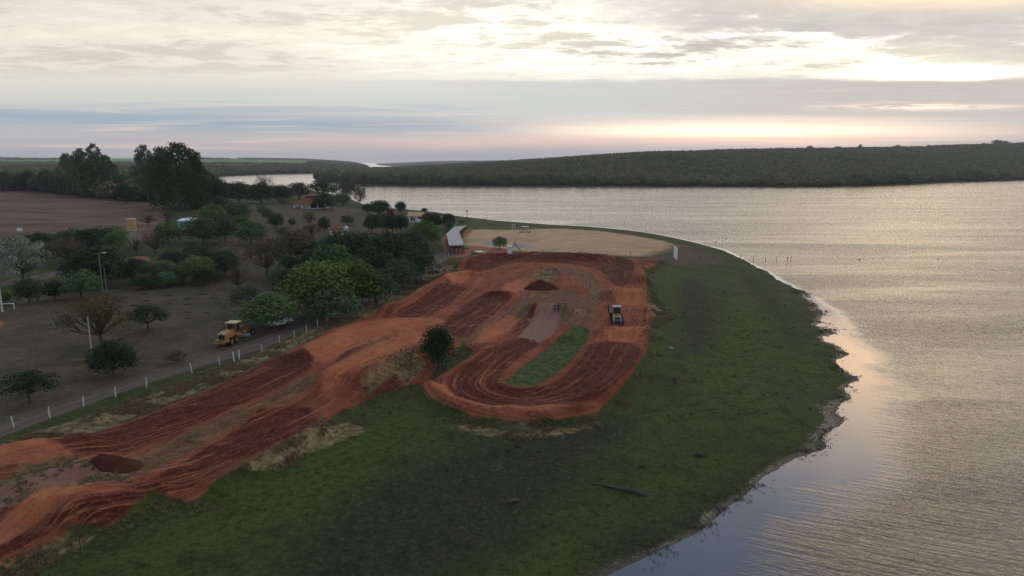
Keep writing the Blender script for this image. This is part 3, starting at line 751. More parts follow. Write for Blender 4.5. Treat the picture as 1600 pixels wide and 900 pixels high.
# ------------------------------------------------------------------ simple materials
def paint(name, col, rough=0.55, spec=0.3, dirt=0.35, dcol=(0.09, 0.06, 0.045), scale=1.2, metal=0.0):
    m, t = new_mat(name)
    tcx = t.node('ShaderNodeTexCoord').outputs['Object']
    n = t.noise(tcx, scale, 5, 0.65)
    c = t.mix(t.ss(0.45, 0.75, n)*dirt, col, dcol)
    return finish(m, t, principled(t, c, t.math('MULTIPLY_ADD', n, 0.3, rough-0.15), spec, None, metal).outputs[0])
M = dict(
    yellow=paint('machine yellow', (0.31, 0.165, 0.042), 0.5, 0.4, 0.45),
    cream=paint('faded yellow roof', (0.44, 0.34, 0.17), 0.55, 0.3, 0.3),
    black=paint('black metal', (0.018, 0.018, 0.02), 0.6, 0.3, 0.3),
    rubber=paint('tyre rubber', (0.022, 0.02, 0.02), 0.9, 0.1, 0.6, (0.11, 0.06, 0.045)),
    glass=paint('dark dusty glass', (0.016, 0.015, 0.014), 0.4, 0.3, 0.3),
    steel=paint('worn grey steel', (0.22, 0.22, 0.22), 0.55, 0.4, 0.45),
    white=paint('white paint', (0.74, 0.73, 0.70), 0.6, 0.3, 0.3),
    silver=paint('silver car paint', (0.50, 0.53, 0.56), 0.35, 0.5, 0.25),
    post=paint('whitewashed post', (0.52, 0.52, 0.49), 0.85, 0.1, 0.45, (0.30, 0.26, 0.20), 3.0),
    darkpost=paint('weathered wood post', (0.075, 0.06, 0.05), 0.9, 0.1, 0.4),
    wood=paint('grey driftwood', (0.085, 0.072, 0.06), 0.9, 0.1, 0.5, (0.03, 0.026, 0.022)),
    concrete=paint('concrete', (0.36, 0.355, 0.35), 0.85, 0.15, 0.35, (0.22, 0.2, 0.18)),
    paleconcrete=paint('pale concrete', (0.50, 0.48, 0.46), 0.85, 0.15, 0.3, (0.30, 0.26, 0.22)),
    tile=paint('terracotta tile', (0.20, 0.066, 0.045), 0.8, 0.15, 0.5, (0.14, 0.06, 0.045), 2.0),
    paletile=paint('pale terracotta tile', (0.50, 0.26, 0.17), 0.8, 0.15, 0.45, (0.36, 0.19, 0.13), 2.0),
    teal=paint('teal wall', (0.11, 0.40, 0.33), 0.8, 0.15, 0.25, (0.09, 0.25, 0.21)),
    wall=paint('pale wall', (0.52, 0.52, 0.53), 0.85, 0.1, 0.25, (0.34, 0.33, 0.32)),
    dark=paint('dark opening', (0.015, 0.015, 0.017), 0.7, 0.2, 0.1),
    roofwhite=paint('white sheet roof', (0.60, 0.62, 0.64), 0.6, 0.3, 0.35, (0.33, 0.33, 0.33)),
    brick=paint('red brick', (0.22, 0.075, 0.05), 0.9, 0.1, 0.4, (0.12, 0.05, 0.035), 4.0),
    rust=paint('rusty tank', (0.50, 0.32, 0.15), 0.7, 0.25, 0.8, (0.28, 0.11, 0.045), 0.8),
    bark=paint('bark', (0.075, 0.058, 0.045), 0.95, 0.05, 0.5, (0.03, 0.025, 0.02), 3.0),
    palebark=paint('pale bark', (0.26, 0.235, 0.20), 0.95, 0.05, 0.5, (0.11, 0.095, 0.08), 2.0),
    eucabark=paint('eucalyptus bark', (0.14, 0.125, 0.105), 0.95, 0.05, 0.6, (0.06, 0.05, 0.04), 2.0),
    gravel=paint('grey gravel', (0.30, 0.285, 0.29), 0.95, 0.05, 0.5, (0.2, 0.185, 0.18), 3.0),
    darksoil=paint('fresh dark soil', (0.060, 0.022, 0.014), 0.95, 0.05, 0.6, (0.11, 0.042, 0.026), 2.0),
    skin=paint('skin', (0.30, 0.17, 0.12), 0.6, 0.3, 0.0), 
    shirt1=paint('dark shirt', (0.03, 0.03, 0.045), 0.9, 0.1, 0.1), shirt2=paint('grey shirt', (0.13, 0.12, 0.13), 0.9, 0.1, 0.1),
    trousers=paint('dark trousers', (0.022, 0.022, 0.03), 0.9, 0.1, 0.1), hair=paint('dark hair', (0.012, 0.01, 0.009), 0.8, 0.2, 0.0))

# ------------------------------------------------------------------ trees
def leaf_mat(name, a, b, patch=False):
    m, t = new_mat(name)
    tint = E(t, t.attr('tint').outputs['Fac'])
    oi = t.node('ShaderNodeObjectInfo')
    c = t.mix(tint, a, b)
    if patch:
        q = t.noise(t.vec(*[e*0.006 for e in t.sep(oi.outputs['Location'])]), 1.0, 4, 0.6)
        c = t.mix(t.ss(0.45, 0.62, q)*0.7, c, (0.130, 0.098, 0.058)); c = t.mix(t.ss(0.46, 0.34, q)*0.7, c, (0.045, 0.070, 0.022))
    h = t.node('ShaderNodeHueSaturation'); t.put(h.inputs['Color'], c)
    rnd = E(t, oi.outputs['Random'])
    t.put(h.inputs['Hue'], rnd*0.05+0.475); t.put(h.inputs['Saturation'], rnd*-0.25+1.1)
    t.put(h.inputs['Value'], t.math('FRACT', rnd*7.31)*0.45+0.75)
    d = principled(t, E(t, h.outputs[0]), 0.75, 0.15)
    tr = t.node('ShaderNodeBsdfTranslucent'); t.put(tr.inputs[0], E(t, h.outputs[0]))
    mx = t.node('ShaderNodeMixShader'); mx.inputs[0].default_value = 0.22
    t.l.new(d.outputs[0], mx.inputs[1]); t.l.new(tr.outputs[0], mx.inputs[2])
    return finish(m, t, mx.outputs[0])
LM = dict(
    green=leaf_mat('green leaves', (0.027, 0.063, 0.016), (0.121, 0.209, 0.053)),
    light=leaf_mat('light green leaves', (0.034, 0.074, 0.018), (0.137, 0.208, 0.065)),
    dark=leaf_mat('dark leaves', (0.012, 0.026, 0.011), (0.044, 0.068, 0.027)),
    mid=leaf_mat('mid green leaves', (0.027, 0.054, 0.020), (0.092, 0.137, 0.053)),
    olive=leaf_mat('olive leaves', (0.058, 0.061, 0.021), (0.130, 0.120, 0.046)),
    brown=leaf_mat('dry brown twigs', (0.050, 0.041, 0.034), (0.105, 0.085, 0.070)),
    pale=leaf_mat('pale blossom', (0.12, 0.13, 0.10), (0.42, 0.41, 0.36)),
    grey=leaf_mat('grey green leaves', (0.046, 0.058, 0.036), (0.104, 0.117, 0.075)),
    euca=leaf_mat('eucalyptus leaves', (0.034, 0.054, 0.029), (0.112, 0.140, 0.082)),
    straw=leaf_mat('straw blades', (0.11, 0.088, 0.045), (0.28, 0.22, 0.125)), meadow=leaf_mat('meadow blades', (0.030, 0.044, 0.012), (0.075, 0.090, 0.028)), reed=leaf_mat('reed blades', (0.035, 0.030, 0.018), (0.10, 0.082, 0.055)),
    far=leaf_mat('woodland leaves', (0.066, 0.072, 0.032), (0.175, 0.165, 0.080), True))

def leaves(name, centers, radii, n, size, squash=1.0, up=0.35, fill=0.45, seed=0, hole=0.0, aspect=0.75):
    """leaf-clump faces spread over lobes: centers (k,3), radii (k,)"""
    g = np.random.default_rng(seed)
    centers = np.asarray(centers); radii = np.asarray(radii)
    w = radii**2; w = w/w.sum(); ci = g.choice(len(centers), n, p=w)
    d = g.normal(size=(n, 3)); d /= np.linalg.norm(d, axis=1)[:, None]
    d[:, 2] = np.where((d[:, 2] < -0.25) & (g.random(n) < 0.6), -d[:, 2], d[:, 2])
    rr = np.where(g.random(n) < fill, g.random(n)**0.5, 0.86+0.2*g.random(n))
    bumpy = 0.85+0.3*vnoise(d[:, 0]*3+ci*7.1, d[:, 1]*3+d[:, 2]*2.3, seed)
    pos = centers[ci]+d*(rr*radii[ci]*bumpy)[:, None]*np.array([1, 1, squash])
    nrm = d*0.85+g.normal(size=(n, 3))*0.42+np.array([0, 0, up]); nrm /= np.linalg.norm(nrm, axis=1)[:, None]
    a = np.cross(nrm, g.normal(size=(n, 3))); a /= np.linalg.norm(a, axis=1)[:, None]; b = np.cross(nrm, a)
    s = size*(0.55+0.9*g.random(n))[:, None]
    v = np.stack([pos-a*s*0.5, pos+b*s*aspect*0.42, pos+a*s*0.5, pos-b*s*aspect*0.42], 1).reshape(-1, 3)
    me = mesh_np(name, v, np.arange(4*n).reshape(-1, 4), 4, False)
    ct = g.random(len(centers))
    tint = np.clip(ct[ci]*0.55+g.random(n)*0.45, 0, 1)
    add_attr(me, 'tint', np.repeat(tint, 4), 'FLOAT')
    return me
def dome_lobes(seed, k=18, low=0.30, lob=0.17, top=1.0, flat=1.0, spread=0.5, irr=0.12):
    """unit tree: height 1, radius 0.5; lobes over a dome from z=low to top"""
    g = np.random.default_rng(seed); c = []; r = []
    h = top-low
    for i in range(k):
        z = (i+0.5)/k; an = i*2.39996+g.normal()*0.35
        prof = math.sqrt(max(0, 1-(z**1.5)**2))*(0.80+0.20*min(1, z*5))
        rad = (spread-lob*0.75)*prof*(1-irr+2*irr*g.random())
        rl = lob*(0.75+0.5*g.random())
        c.append((rad*math.cos(an), rad*math.sin(an), low+rl*0.9+z*(h-rl*1.9)+g.normal()*0.015)); r.append(rl)
    for i in range(max(3, k//5)):
        an = g.random()*6.28; rr = g.random()*0.18
        c.append((rr*math.cos(an), rr*math.sin(an), low+h*(0.35+0.3*g.random()))); r.append(lob*1.4)
    return np.array(c), np.array(r)
def limb_mesh(name, centers, seed, base_r=0.035, fork=0.22, k=7, mat='bark', twig=0):
    g = random.Random(seed); b = MB()
    lean = (g.uniform(-.03, .03), g.uniform(-.03, .03))
    top = (lean[0], lean[1], fork)
    b.path([(0, 0, -0.03), (lean[0]*.4, lean[1]*.4, fork*.5), top], [base_r*1.35, base_r, base_r*.85], 8)
    idx_ = list(range(len(centers))); g.shuffle(idx_)
    for i in idx_[:k]:
        c = Vector(centers[i]); m_ = Vector(top)*0.5+c*0.5+Vector((g.uniform(-.04, .04), g.uniform(-.04, .04), -0.02))
        b.path([top, m_, c], [base_r*.6, base_r*.36, base_r*.14], 5)
        for _ in range(twig):
            e = c+Vector((g.uniform(-.13, .13), g.uniform(-.13, .13), g.uniform(-.03, .14)))
            b.path([m_, m_*.5+e*.5+Vector((0, 0, .02)), e], [base_r*.22, base_r*.14, base_r*.05], 4)
    me = bpy.data.meshes.new(name); me.from_pydata(b.v, [], b.f); me.materials.append(M[mat]); me.update(); return me
PROTO = {}
def proto(kind, leaf_n, leaf_s, variants, lobes_kw, limb_kw, **lk):
    PROTO[kind] = []
    for s in variants:
        c, r = dome_lobes(s, **lobes_kw)
        cm = leaves('crown', c, r, leaf_n, leaf_s, seed=s, **lk)
        cm.materials.append(LM['green'])
        PROTO[kind].append((cm, limb_mesh('trunk', c, s, **limb_kw)))
proto('dense', 5200, 0.050, (1, 2, 3), dict(k=22, low=0.07, lob=0.185), dict(base_r=0.030, fork=0.18, k=8))
proto('open', 3800, 0.050, (4, 5), dict(k=20, low=0.14, lob=0.165, irr=0.25), dict(base_r=0.028, fork=0.25, k=10), fill=0.3)
proto('round', 2600, 0.075, (6, 7), dict(k=14, low=0.10, lob=0.24), dict(base_r=0.032, fork=0.25, k=5))
proto('sparse', 2600, 0.034, (8, 9), dict(k=30, low=0.22, lob=0.12, irr=0.3), dict(base_r=0.022, fork=0.20, k=22, twig=3), fill=0.6)
proto('blossom', 5200, 0.036, (8, 9), dict(k=30, low=0.16, lob=0.13, irr=0.3), dict(base_r=0.022, fork=0.20, k=18, twig=2), fill=0.5)
proto('bare', 1500, 0.030, (10, 11), dict(k=30, low=0.22, lob=0.12, irr=0.3), dict(base_r=0.022, fork=0.16, k=26, twig=5), fill=0.7)
proto('wide', 3200, 0.046, (12, 13), dict(k=22, low=0.22, lob=0.16, irr=0.3), dict(base_r=0.026, fork=0.24, k=12, twig=1), fill=0.35, squash=0.75)
proto('mini', 700, 0.11, (14, 15, 16), dict(k=10, low=0.15, lob=0.22, irr=0.25), dict(base_r=0.03, fork=0.25, k=3))
def euca(seed, low, full=False):
    g = np.random.default_rng(seed); c = []; r = []
    nl = 60
    for i in range(nl):
        z = low+(1-low)*((i+.5)/nl)**0.85; an = i*2.39996+g.normal()*.5
        q = (z-low)/(1-low)
        w = 0.44*(math.sin(math.pi*min(1, q*0.72+0.26))**0.7)*(0.45+0.62*g.random())
        rl = (0.135 if full else 0.115)*(0.65+0.7*g.random())*(1 if q < .85 else .75)
        c.append((w*math.cos(an), w*math.sin(an), z-rl*0.5)); r.append(rl)
    c = np.array(c); cm = leaves('crown', c, np.array(r)*1.1, 7000 if full else 5600, 0.040, seed=seed, squash=0.55, fill=0.45, up=0.25)
    cm.materials.append(LM['euca'])
    b = MB(); b.path([(0, 0, -0.02), (.02, .01, .3), (-.02, .015, .6), (.01, 0, .9)], [.024, .017, .010, .003], 7)
    gg = random.Random(seed)
    for p in c[::4]:
        z0 = max(0.15, p[2]-0.16); b.path([(0, 0, z0), Vector((p[0]*.6, p[1]*.6, p[2]-.04)), p], [.007, .004, .0015], 4)
    me = bpy.data.meshes.new('trunk'); me.from_pydata(b.v, [], b.f); me.materials.append(M['eucabark']); me.update()
    return cm, me
PROTO['euca'] = [euca(21, 0.30), euca(22, 0.24), euca(23, 0.36)]
PROTO['fulleuca'] = [euca(24, 0.05, True), euca(25, 0.07, True)]

tree_count = {}
def tree(name, u, v, top, w, kind, leaf, label, cat='tree', group=None, bark=None, xy=None, dims=None, rz=None):
    """tree standing at direction (u,v) of the photograph; top row and crown width in photo pixels give its metres"""
    if xy is None:
        p = hit(u, v); dist = math.hypot(p.x, p.y); k = p.y/(cp*1.0)/FPX
        width = w*k; height = max((v-top)*k/cp, 0.8)
        # the crown leans over the base line of sight: allow for seeing its top from above
        height *= 1.0
    else:
        p = Vector((xy[0], xy[1], g1(*xy))); width, height = dims
    lst = PROTO[kind]; i = tree_count.get(kind, 0); tree_count[kind] = i+1
    cm, tm = lst[i % len(lst)]
    o = empty(name, p, random.uniform(0, 6.28) if rz is None else rz, label, cat, group)
    o.scale = (width, width*random.uniform(.92, 1.08), height)
    c = obj('crown', cm, o)
    c.material_slots[0].link = 'OBJECT'; c.material_slots[0].material = LM[leaf]
    tk = obj('trunk', tm, o)
    if bark: tk.material_slots[0].link = 'OBJECT'; tk.material_slots[0].material = M[bark]
    return o
GP = 'trees of the lakeside park'
TT = [
 # name, u, base v, top v, width, kind, leaf, label
 ('shrub', 692, 580, 552, 34, 'mini', 'mid', 'green bush at the foot of the tree between the dirt lanes'),
 ('leafy_tree', 685, 574, 503, 58, 'dense', 'dark', 'dark leafy tree standing alone between the red dirt lanes of the track'),
 ('leafy_tree', 179, 588, 527, 72, 'dense', 'dark', 'very dark round tree beside the dirt road, in front of the bare grey pole'),
 ('leafy_tree', 47, 629, 574, 74, 'wide', 'dark', 'dark spreading tree closest to the road in the lower left corner'),
 ('leafy_tree', 232, 517, 473, 56, 'wide', 'dark', 'small dark tree right of the olive tree on the dry ground'),
 ('olive_tree', 160, 541, 452, 112, 'sparse', 'olive', 'tall olive yellow tree with thin foliage and visible limbs behind the grey pole'),
 ('bare_tree', 275, 568, 545, 42, 'bare', 'brown', 'small leafless tree at the road edge left of the grader'),
 ('leafy_tree', 418, 513, 456, 100, 'dense', 'light', 'bright green rounded tree hiding the front of the pickup'),
 ('leafy_tree', 388, 488, 442, 52, 'open', 'grey', 'pale green bushy tree just behind the bright tree at the pickup'),
 ('leafy_tree', 503, 489, 404, 118, 'dense', 'light', 'large bright green domed tree, biggest of the clump along the road'),
 ('leafy_tree', 553, 480, 403, 86, 'dense', 'green', 'broad green tree leaning against the right of the biggest domed tree'),
 ('leafy_tree', 517, 500, 447, 96, 'open', 'mid', 'dull green tree standing in front of the biggest domed tree by the fence'),
 ('leafy_tree', 588, 476, 420, 62, 'open', 'mid', 'mid green tree over the fence, left of the tree with the whitewashed trunk'),
 ('leafy_tree', 623, 458, 402, 66, 'wide', 'mid', 'spreading tree with whitewashed lower trunk beside the road fence'),
 ('leafy_tree', 652, 446, 389, 66, 'wide', 'dark', 'dark spreading tree over the road, nearest the paved ramp end of the row'),
 ('leafy_tree', 610, 430, 362, 84, 'dense', 'dark', 'tall dark tree in the thick clump left of the road bend'),
 ('leafy_tree', 548, 425, 358, 96, 'dense', 'dark', 'tall dark tree behind the biggest domed tree, below the small red kiosk'),
 ('leafy_tree', 579, 436, 384, 60, 'open', 'dark', 'dark tree wedged in the middle of the thick clump'),
 ('leafy_tree', 465, 415, 356, 74, 'open', 'olive', 'yellow green tree crown at the left end of the thick clump'),
 ('bare_tree', 417, 432, 366, 66, 'sparse', 'brown', 'brown thin tree with many grey stems left of the yellow green tree'),
 ('leafy_tree', 497, 418, 374, 48, 'wide', 'mid', 'mid green tree between the yellow green tree and the tall dark trees'),
 ('leafy_tree', 640, 408, 358, 62, 'dense', 'mid', 'mid green tree at the lower left of the tree beside the paved ramp'),
 ('leafy_tree', 664, 386, 346, 52, 'dense', 'green', 'rounded green tree right beside the paved ramp'),
 ('leafy_tree', 308, 441, 398, 55, 'dense', 'light', 'light green ball shaped tree standing alone on the dry slope'),
 ('leafy_tree', 352, 432, 388, 52, 'dense', 'mid', 'darker round tree right of the light green ball shaped tree'),
 ('leafy_tree', 337, 440, 420, 24, 'round', 'mid', 'small round tree at the foot of the light green ball shaped tree'),
 ('leafy_tree', 312, 412, 379, 58, 'round', 'dark', 'low dark tree above the light green ball shaped tree'),
 ('leafy_tree', 276, 415, 390, 50, 'round', 'dark', 'low dark bushy tree right of the patch of red earth'),
 ('leafy_tree', 264, 379, 346, 40, 'round', 'green', 'round green tree left of the teal building'),
 ('leafy_tree', 318, 380, 338, 62, 'dense', 'mid', 'broad dark green tree in front of the white roofed building'),
 ('leafy_tree', 352, 378, 335, 40, 'round', 'mid', 'narrow green tree right of the broad tree before the white roof'),
 ('leafy_tree', 393, 382, 345, 46, 'round', 'green', 'round tree with a clear trunk at the right end of the building row'),
 ('leafy_tree', 372, 366, 336, 36, 'round', 'light', 'lighter green tree behind the round tree at the end of the building row'),
 ('leafy_tree', 334, 358, 318, 40, 'round', 'light', 'light green tree right behind the white roof'),
 ('leafy_tree', 368, 352, 313, 50, 'dense', 'light', 'tall light green tree at the back of the building row'),
 ('leafy_tree', 348, 333, 307, 30, 'round', 'dark', 'dark tree at the top of the building row under the eucalyptus'),
 ('leafy_tree', 409, 336, 317, 14, 'round', 'light', 'smallest and farthest of the three trees in a line on the bare slope'),
 ('leafy_tree', 419, 346, 325, 18, 'round', 'light', 'middle one of the three trees in a line on the bare slope'),
 ('leafy_tree', 432, 358, 332, 24, 'round', 'mid', 'nearest and largest of the three trees in a line on the bare slope'),
 ('leafy_tree', 457, 354, 341, 13, 'round', 'mid', 'tiny round tree below the big red roofed pavilion'),
 ('leafy_tree', 507, 363, 338, 20, 'round', 'mid', 'single round tree with a clear trunk left of the small red kiosk'),
 ('leafy_tree', 543, 352, 336, 22, 'open', 'mid', 'little tree with a wide crown just above the small red kiosk'),
 ('bare_tree', 484, 352, 328, 26, 'bare', 'grey', 'thin pale tree below the big red roofed pavilion'),
 ('shrub', 442, 372, 352, 26, 'bare', 'brown', 'brown bush above the yellow green tree'),
 ('shrub', 487, 372, 349, 30, 'sparse', 'brown', 'dry brown bush left of the single round tree'),
 ('leafy_tree', 592, 337, 313, 38, 'round', 'dark', 'dark tree on the slope above the row of four trees'),
 ('leafy_tree', 574, 334, 318, 16, 'round', 'dark', 'small dark tree at the left of the dark tree on the upper slope'),
 ('leafy_tree', 626, 334, 315, 18, 'round', 'dark', 'upright dark tree left of the pink roofed house'),
 ('leafy_tree', 581, 364, 335, 24, 'round', 'dark', 'leftmost tree of the row of four left of the pink roofed house'),
 ('leafy_tree', 598, 364, 332, 26, 'round', 'mid', 'second tree from the left in the row of four'),
 ('leafy_tree', 613, 365, 334, 24, 'round', 'dark', 'third tree from the left in the row of four'),
 ('leafy_tree', 627, 364, 335, 24, 'round', 'dark', 'rightmost tree of the row of four, beside the pink roofed house'),
 ('leafy_tree', 667, 354, 331, 18, 'round', 'mid', 'slim tree touching the right wall of the pink roofed house'),
 ('leafy_tree', 680, 359, 333, 26, 'round', 'dark', 'dark tree between the pink roofed house and the paved ramp'),
 ('leafy_tree', 700, 357, 333, 24, 'round', 'dark', 'dark tree at the left of the top of the paved ramp'),
 ('leafy_tree', 702, 361, 342, 15, 'round', 'mid', 'small round tree in front of the dark tree at the top of the paved ramp'),
 ('shrub', 663, 333, 325, 12, 'mini', 'dark', 'small bush on the shore behind the pink roofed house'),
 ('leafy_tree', 781, 389, 369, 25, 'round', 'light', 'small bright tree alone on the edge of the sand lot'),
 # upper left park
 ('blossom_tree', 36, 442, 368, 76, 'blossom', 'pale', 'pale blossoming tree with a silvery crown at the left edge'),
 ('bare_tree', 108, 414, 368, 78, 'bare', 'brown', 'wide leafless grey brown tree in front of the dark hedge row'),
 ('leafy_tree', 150, 447, 384, 92, 'dense', 'dark', 'very dark wide tree behind the tall lamp poles'),
 ('leafy_tree', 181, 392, 352, 40, 'round', 'green', 'dark green tree left of the water tower'),
 ('leafy_tree', 152, 392, 354, 46, 'round', 'mid', 'second tree left of the water tower in the hedge row'),
 ('leafy_tree', 122, 388, 356, 42, 'round', 'green', 'third tree left of the water tower, above the bare tree'),
 ('leafy_tree', 64, 400, 362, 42, 'round', 'dark', 'dark tree between the pale blossoming tree and the bare tree'),
 ('leafy_tree', 5, 415, 373, 26, 'round', 'green', 'green tree cut by the left edge behind the blossoming tree'),
 ('leafy_tree', 175, 414, 382, 38, 'round', 'mid', 'green topped tree right below the water tower hedge'),
 ('leafy_tree', 128, 467, 420, 54, 'dense', 'light', 'light green domed tree below the very dark wide tree'),
 ('leafy_tree', 86, 469, 437, 36, 'round', 'dark', 'dark round tree left of the light green domed tree'),
 ('leafy_tree', 46, 475, 432, 40, 'round', 'mid', 'dark green tree under the pale blossoming tree'),
 ('leafy_tree', 7, 477, 453, 22, 'round', 'green', 'small green tree behind the white goal at the left edge'),
 ('leafy_tree', 206, 442, 402, 40, 'open', 'dark', 'dark tree in front of the patch of red earth'),
 ('leafy_tree', 236, 444, 410, 44, 'open', 'grey', 'grey green thin tree right of the dark tree by the red earth'),
 ('leafy_tree', 272, 445, 418, 36, 'open', 'mid', 'dull green tree left of the light green ball shaped tree'),
 ('bare_tree', 243, 396, 356, 44, 'bare', 'brown', 'leafless brown tree right of the water tower'),
 ('bare_tree', 213, 398, 368, 26, 'bare', 'brown', 'leafless thicket at the foot of the water tower'),
 ('shrub', 335, 396, 372, 40, 'sparse', 'brown', 'brown dry bush below the broad tree before the white roof'),
 ('bare_tree', 372, 452, 412, 40, 'bare', 'brown', 'leafless grey tree between the ball shaped trees and the clump'),
 ('shrub', 392, 404, 388, 30, 'bare', 'olive', 'low straw coloured bush below the building row'),
 # behind the pavilion
 ('leafy_tree', 340, 322, 277, 38, 'dense', 'dark', 'dark tree touching the right flank of the big eucalyptus'),
 ('leafy_tree', 372, 318, 284, 44, 'dense', 'dark', 'dark tree second to the right of the big eucalyptus'),
 ('leafy_tree', 408, 318, 287, 44, 'dense', 'dark', 'dark tree in the grove, left of the inlet view'),
 ('leafy_tree', 438, 316, 288, 40, 'dense', 'dark', 'dark tree in the grove left of the pavilion roof'),
 ('bare_tree', 414, 310, 272, 34, 'bare', 'brown', 'bare crown rising over the grove against the inlet'),
 ('leafy_tree', 468, 312, 285, 40, 'open', 'brown', 'brownish tree behind the left of the pavilion roof'),
 ('leafy_tree', 503, 312, 283, 44, 'wide', 'dark', 'dark tree rising behind the pavilion roof'),
 ('leafy_tree', 507, 328, 302, 34, 'round', 'dark', 'dark tree hiding the right end of the pavilion'),
 ('leafy_tree', 535, 321, 302, 26, 'round', 'mid', 'green tree second to the right of the pavilion'),
 ('leafy_tree', 541, 318, 282, 46, 'wide', 'grey', 'tall pale green tree on the shore right of the pavilion'),
 ('bare_tree', 563, 322, 290, 26, 'sparse', 'grey', 'leaning thin tree on the shore with sky coloured water behind'),
 ('shrub', 517, 327, 314, 18, 'sparse', 'brown', 'brown bush in front of the dark tree by the pavilion'),
 ('shrub', 441, 322, 308, 16, 'mini', 'grey', 'small grey green bush left of the pavilion'),
 # tall trees at the field
 ('eucalyptus_tree', 286, 327, 228, 88, 'fulleuca', 'dark', 'largest eucalyptus with a full dark crown reaching near the ground'),
 ('eucalyptus_tree', 258, 322, 234, 52, 'euca', 'euca', 'tall eucalyptus left against the largest eucalyptus'),
 ('eucalyptus_tree', 232, 316, 231, 46, 'euca', 'euca', 'leftmost eucalyptus of the right hand clump with a ragged top'),
 ('eucalyptus_tree', 311, 326, 246, 40, 'fulleuca', 'dark', 'eucalyptus forming the right flank of the largest eucalyptus'),
 ('eucalyptus_tree', 246, 324, 250, 40, 'euca', 'mid', 'lower eucalyptus in front of the leftmost of the right hand clump'),
 ('eucalyptus_tree', 131, 307, 236, 36, 'euca', 'euca', 'tall eucalyptus with a forked top, left of the highest of the left clump'),
 ('eucalyptus_tree', 153, 308, 229, 40, 'euca', 'euca', 'highest eucalyptus of the left clump with pale bare stems'),
 ('eucalyptus_tree', 170, 309, 246, 34, 'euca', 'euca', 'rightmost eucalyptus of the left clump'),
 ('eucalyptus_tree', 110, 305, 243, 38, 'euca', 'grey', 'thin topped eucalyptus at the left side of the left clump'),
 ('eucalyptus_tree', 140, 309, 256, 38, 'euca', 'mid', 'lower eucalyptus at the foot of the left clump'),
 ('leafy_tree', 196, 309, 272, 40, 'dense', 'mid', 'bushy tree in the gap between the two eucalyptus clumps'),
 ('leafy_tree', 197, 318, 288, 26, 'round', 'dark', 'dark bush tree standing on the field corner between the eucalyptus clumps'),
 ('shrub', 262, 345, 328, 30, 'bare', 'brown', 'brown bush under the largest eucalyptus'),
 ('shrub', 232, 352, 334, 30, 'bare', 'brown', 'dry bush at the end of the field path'),
]
EDGE = [(4, 299, 268, 34), (24, 298, 270, 30), (44, 299, 268, 32), (64, 300, 272, 30), (84, 303, 270, 34), (98, 305, 276, 26), (14, 297, 274, 24), (54, 298, 274, 26), (74, 301, 266, 26), (-14, 298, 266, 34), (-34, 298, 268, 34), (178, 310, 280, 26), (212, 314, 282, 26), (118, 306, 280, 24)]
ELAB = [' tree at the left border, in the wood edge behind the brown field', ' tree in the wood edge, second group from the left border behind the field', ' tree of the wood edge behind the left third of the brown field', ' tree of the wood edge left of the thin topped eucalyptus', ' tree of the wood edge at the foot of the left eucalyptus clump', ' low tree right against the thin topped eucalyptus', ' small tree wedged between two taller ones at the far left wood edge', ' narrow tree behind the crest of the brown field', ' tallest tree of the wood edge left of the eucalyptus clumps', ' tree cut off by the left border in the wood edge', ' tree just outside the left border of the wood edge', ' tree of the wood edge right of the left eucalyptus clump', ' tree filling the gap left of the right eucalyptus clump', ' low tree in front of the left eucalyptus clump stems']
for r in TT: tree(*r[:7], r[7], 'shrub' if r[0] == 'shrub' else 'tree', GP)
for i, (u, v, top, w) in enumerate(EDGE):
    tree('leafy_tree', u, v, top, w, 'dense', ('mid', 'grey', 'dark')[i % 3], ('dark green', 'greyish green', 'very dark')[i % 3]+ELAB[i], 'tree', 'trees of the wood edge beyond the field')
# trees that fill the thickets between the ones one can tell apart
FILL = {'thicket left of the road bend': [(455, 440, 398, 44), (476, 452, 410, 50), (520, 440, 380, 60), (560, 452, 398, 60), (600, 448, 392, 56), (625, 430, 380, 50), (590, 412, 372, 54), (520, 404, 366, 50), (655, 425, 378, 48), (440, 452, 415, 40), (640, 440, 400, 44), (560, 412, 368, 56), (490, 430, 388, 50)],
        'hedge row below the ploughed field': [(20, 398, 370, 34), (42, 396, 366, 36), (84, 394, 364, 36), (104, 390, 360, 38), (138, 394, 358, 40), (168, 394, 356, 40), (181, 397, 362, 34), (72, 410, 378, 36)],
        'undergrowth around the red earth patch': [(195, 432, 408, 40), (222, 428, 404, 36), (255, 432, 406, 42), (285, 440, 412, 40), (300, 424, 394, 40), (330, 414, 386, 36), (262, 448, 424, 36), (225, 452, 426, 36), (318, 446, 420, 30)]}
for k, (nm, lst) in enumerate(FILL.items()):
    for i, (u, v, top, w) in enumerate(lst):
        tree('leafy_tree', u, v, top, w, ('dense', 'open', 'round')[(i+k) % 3], ('dark', 'mid', 'green', 'mid')[i % 4], 'leafy green tree crowded into the '+nm, 'tree', 'trees of the '+nm)
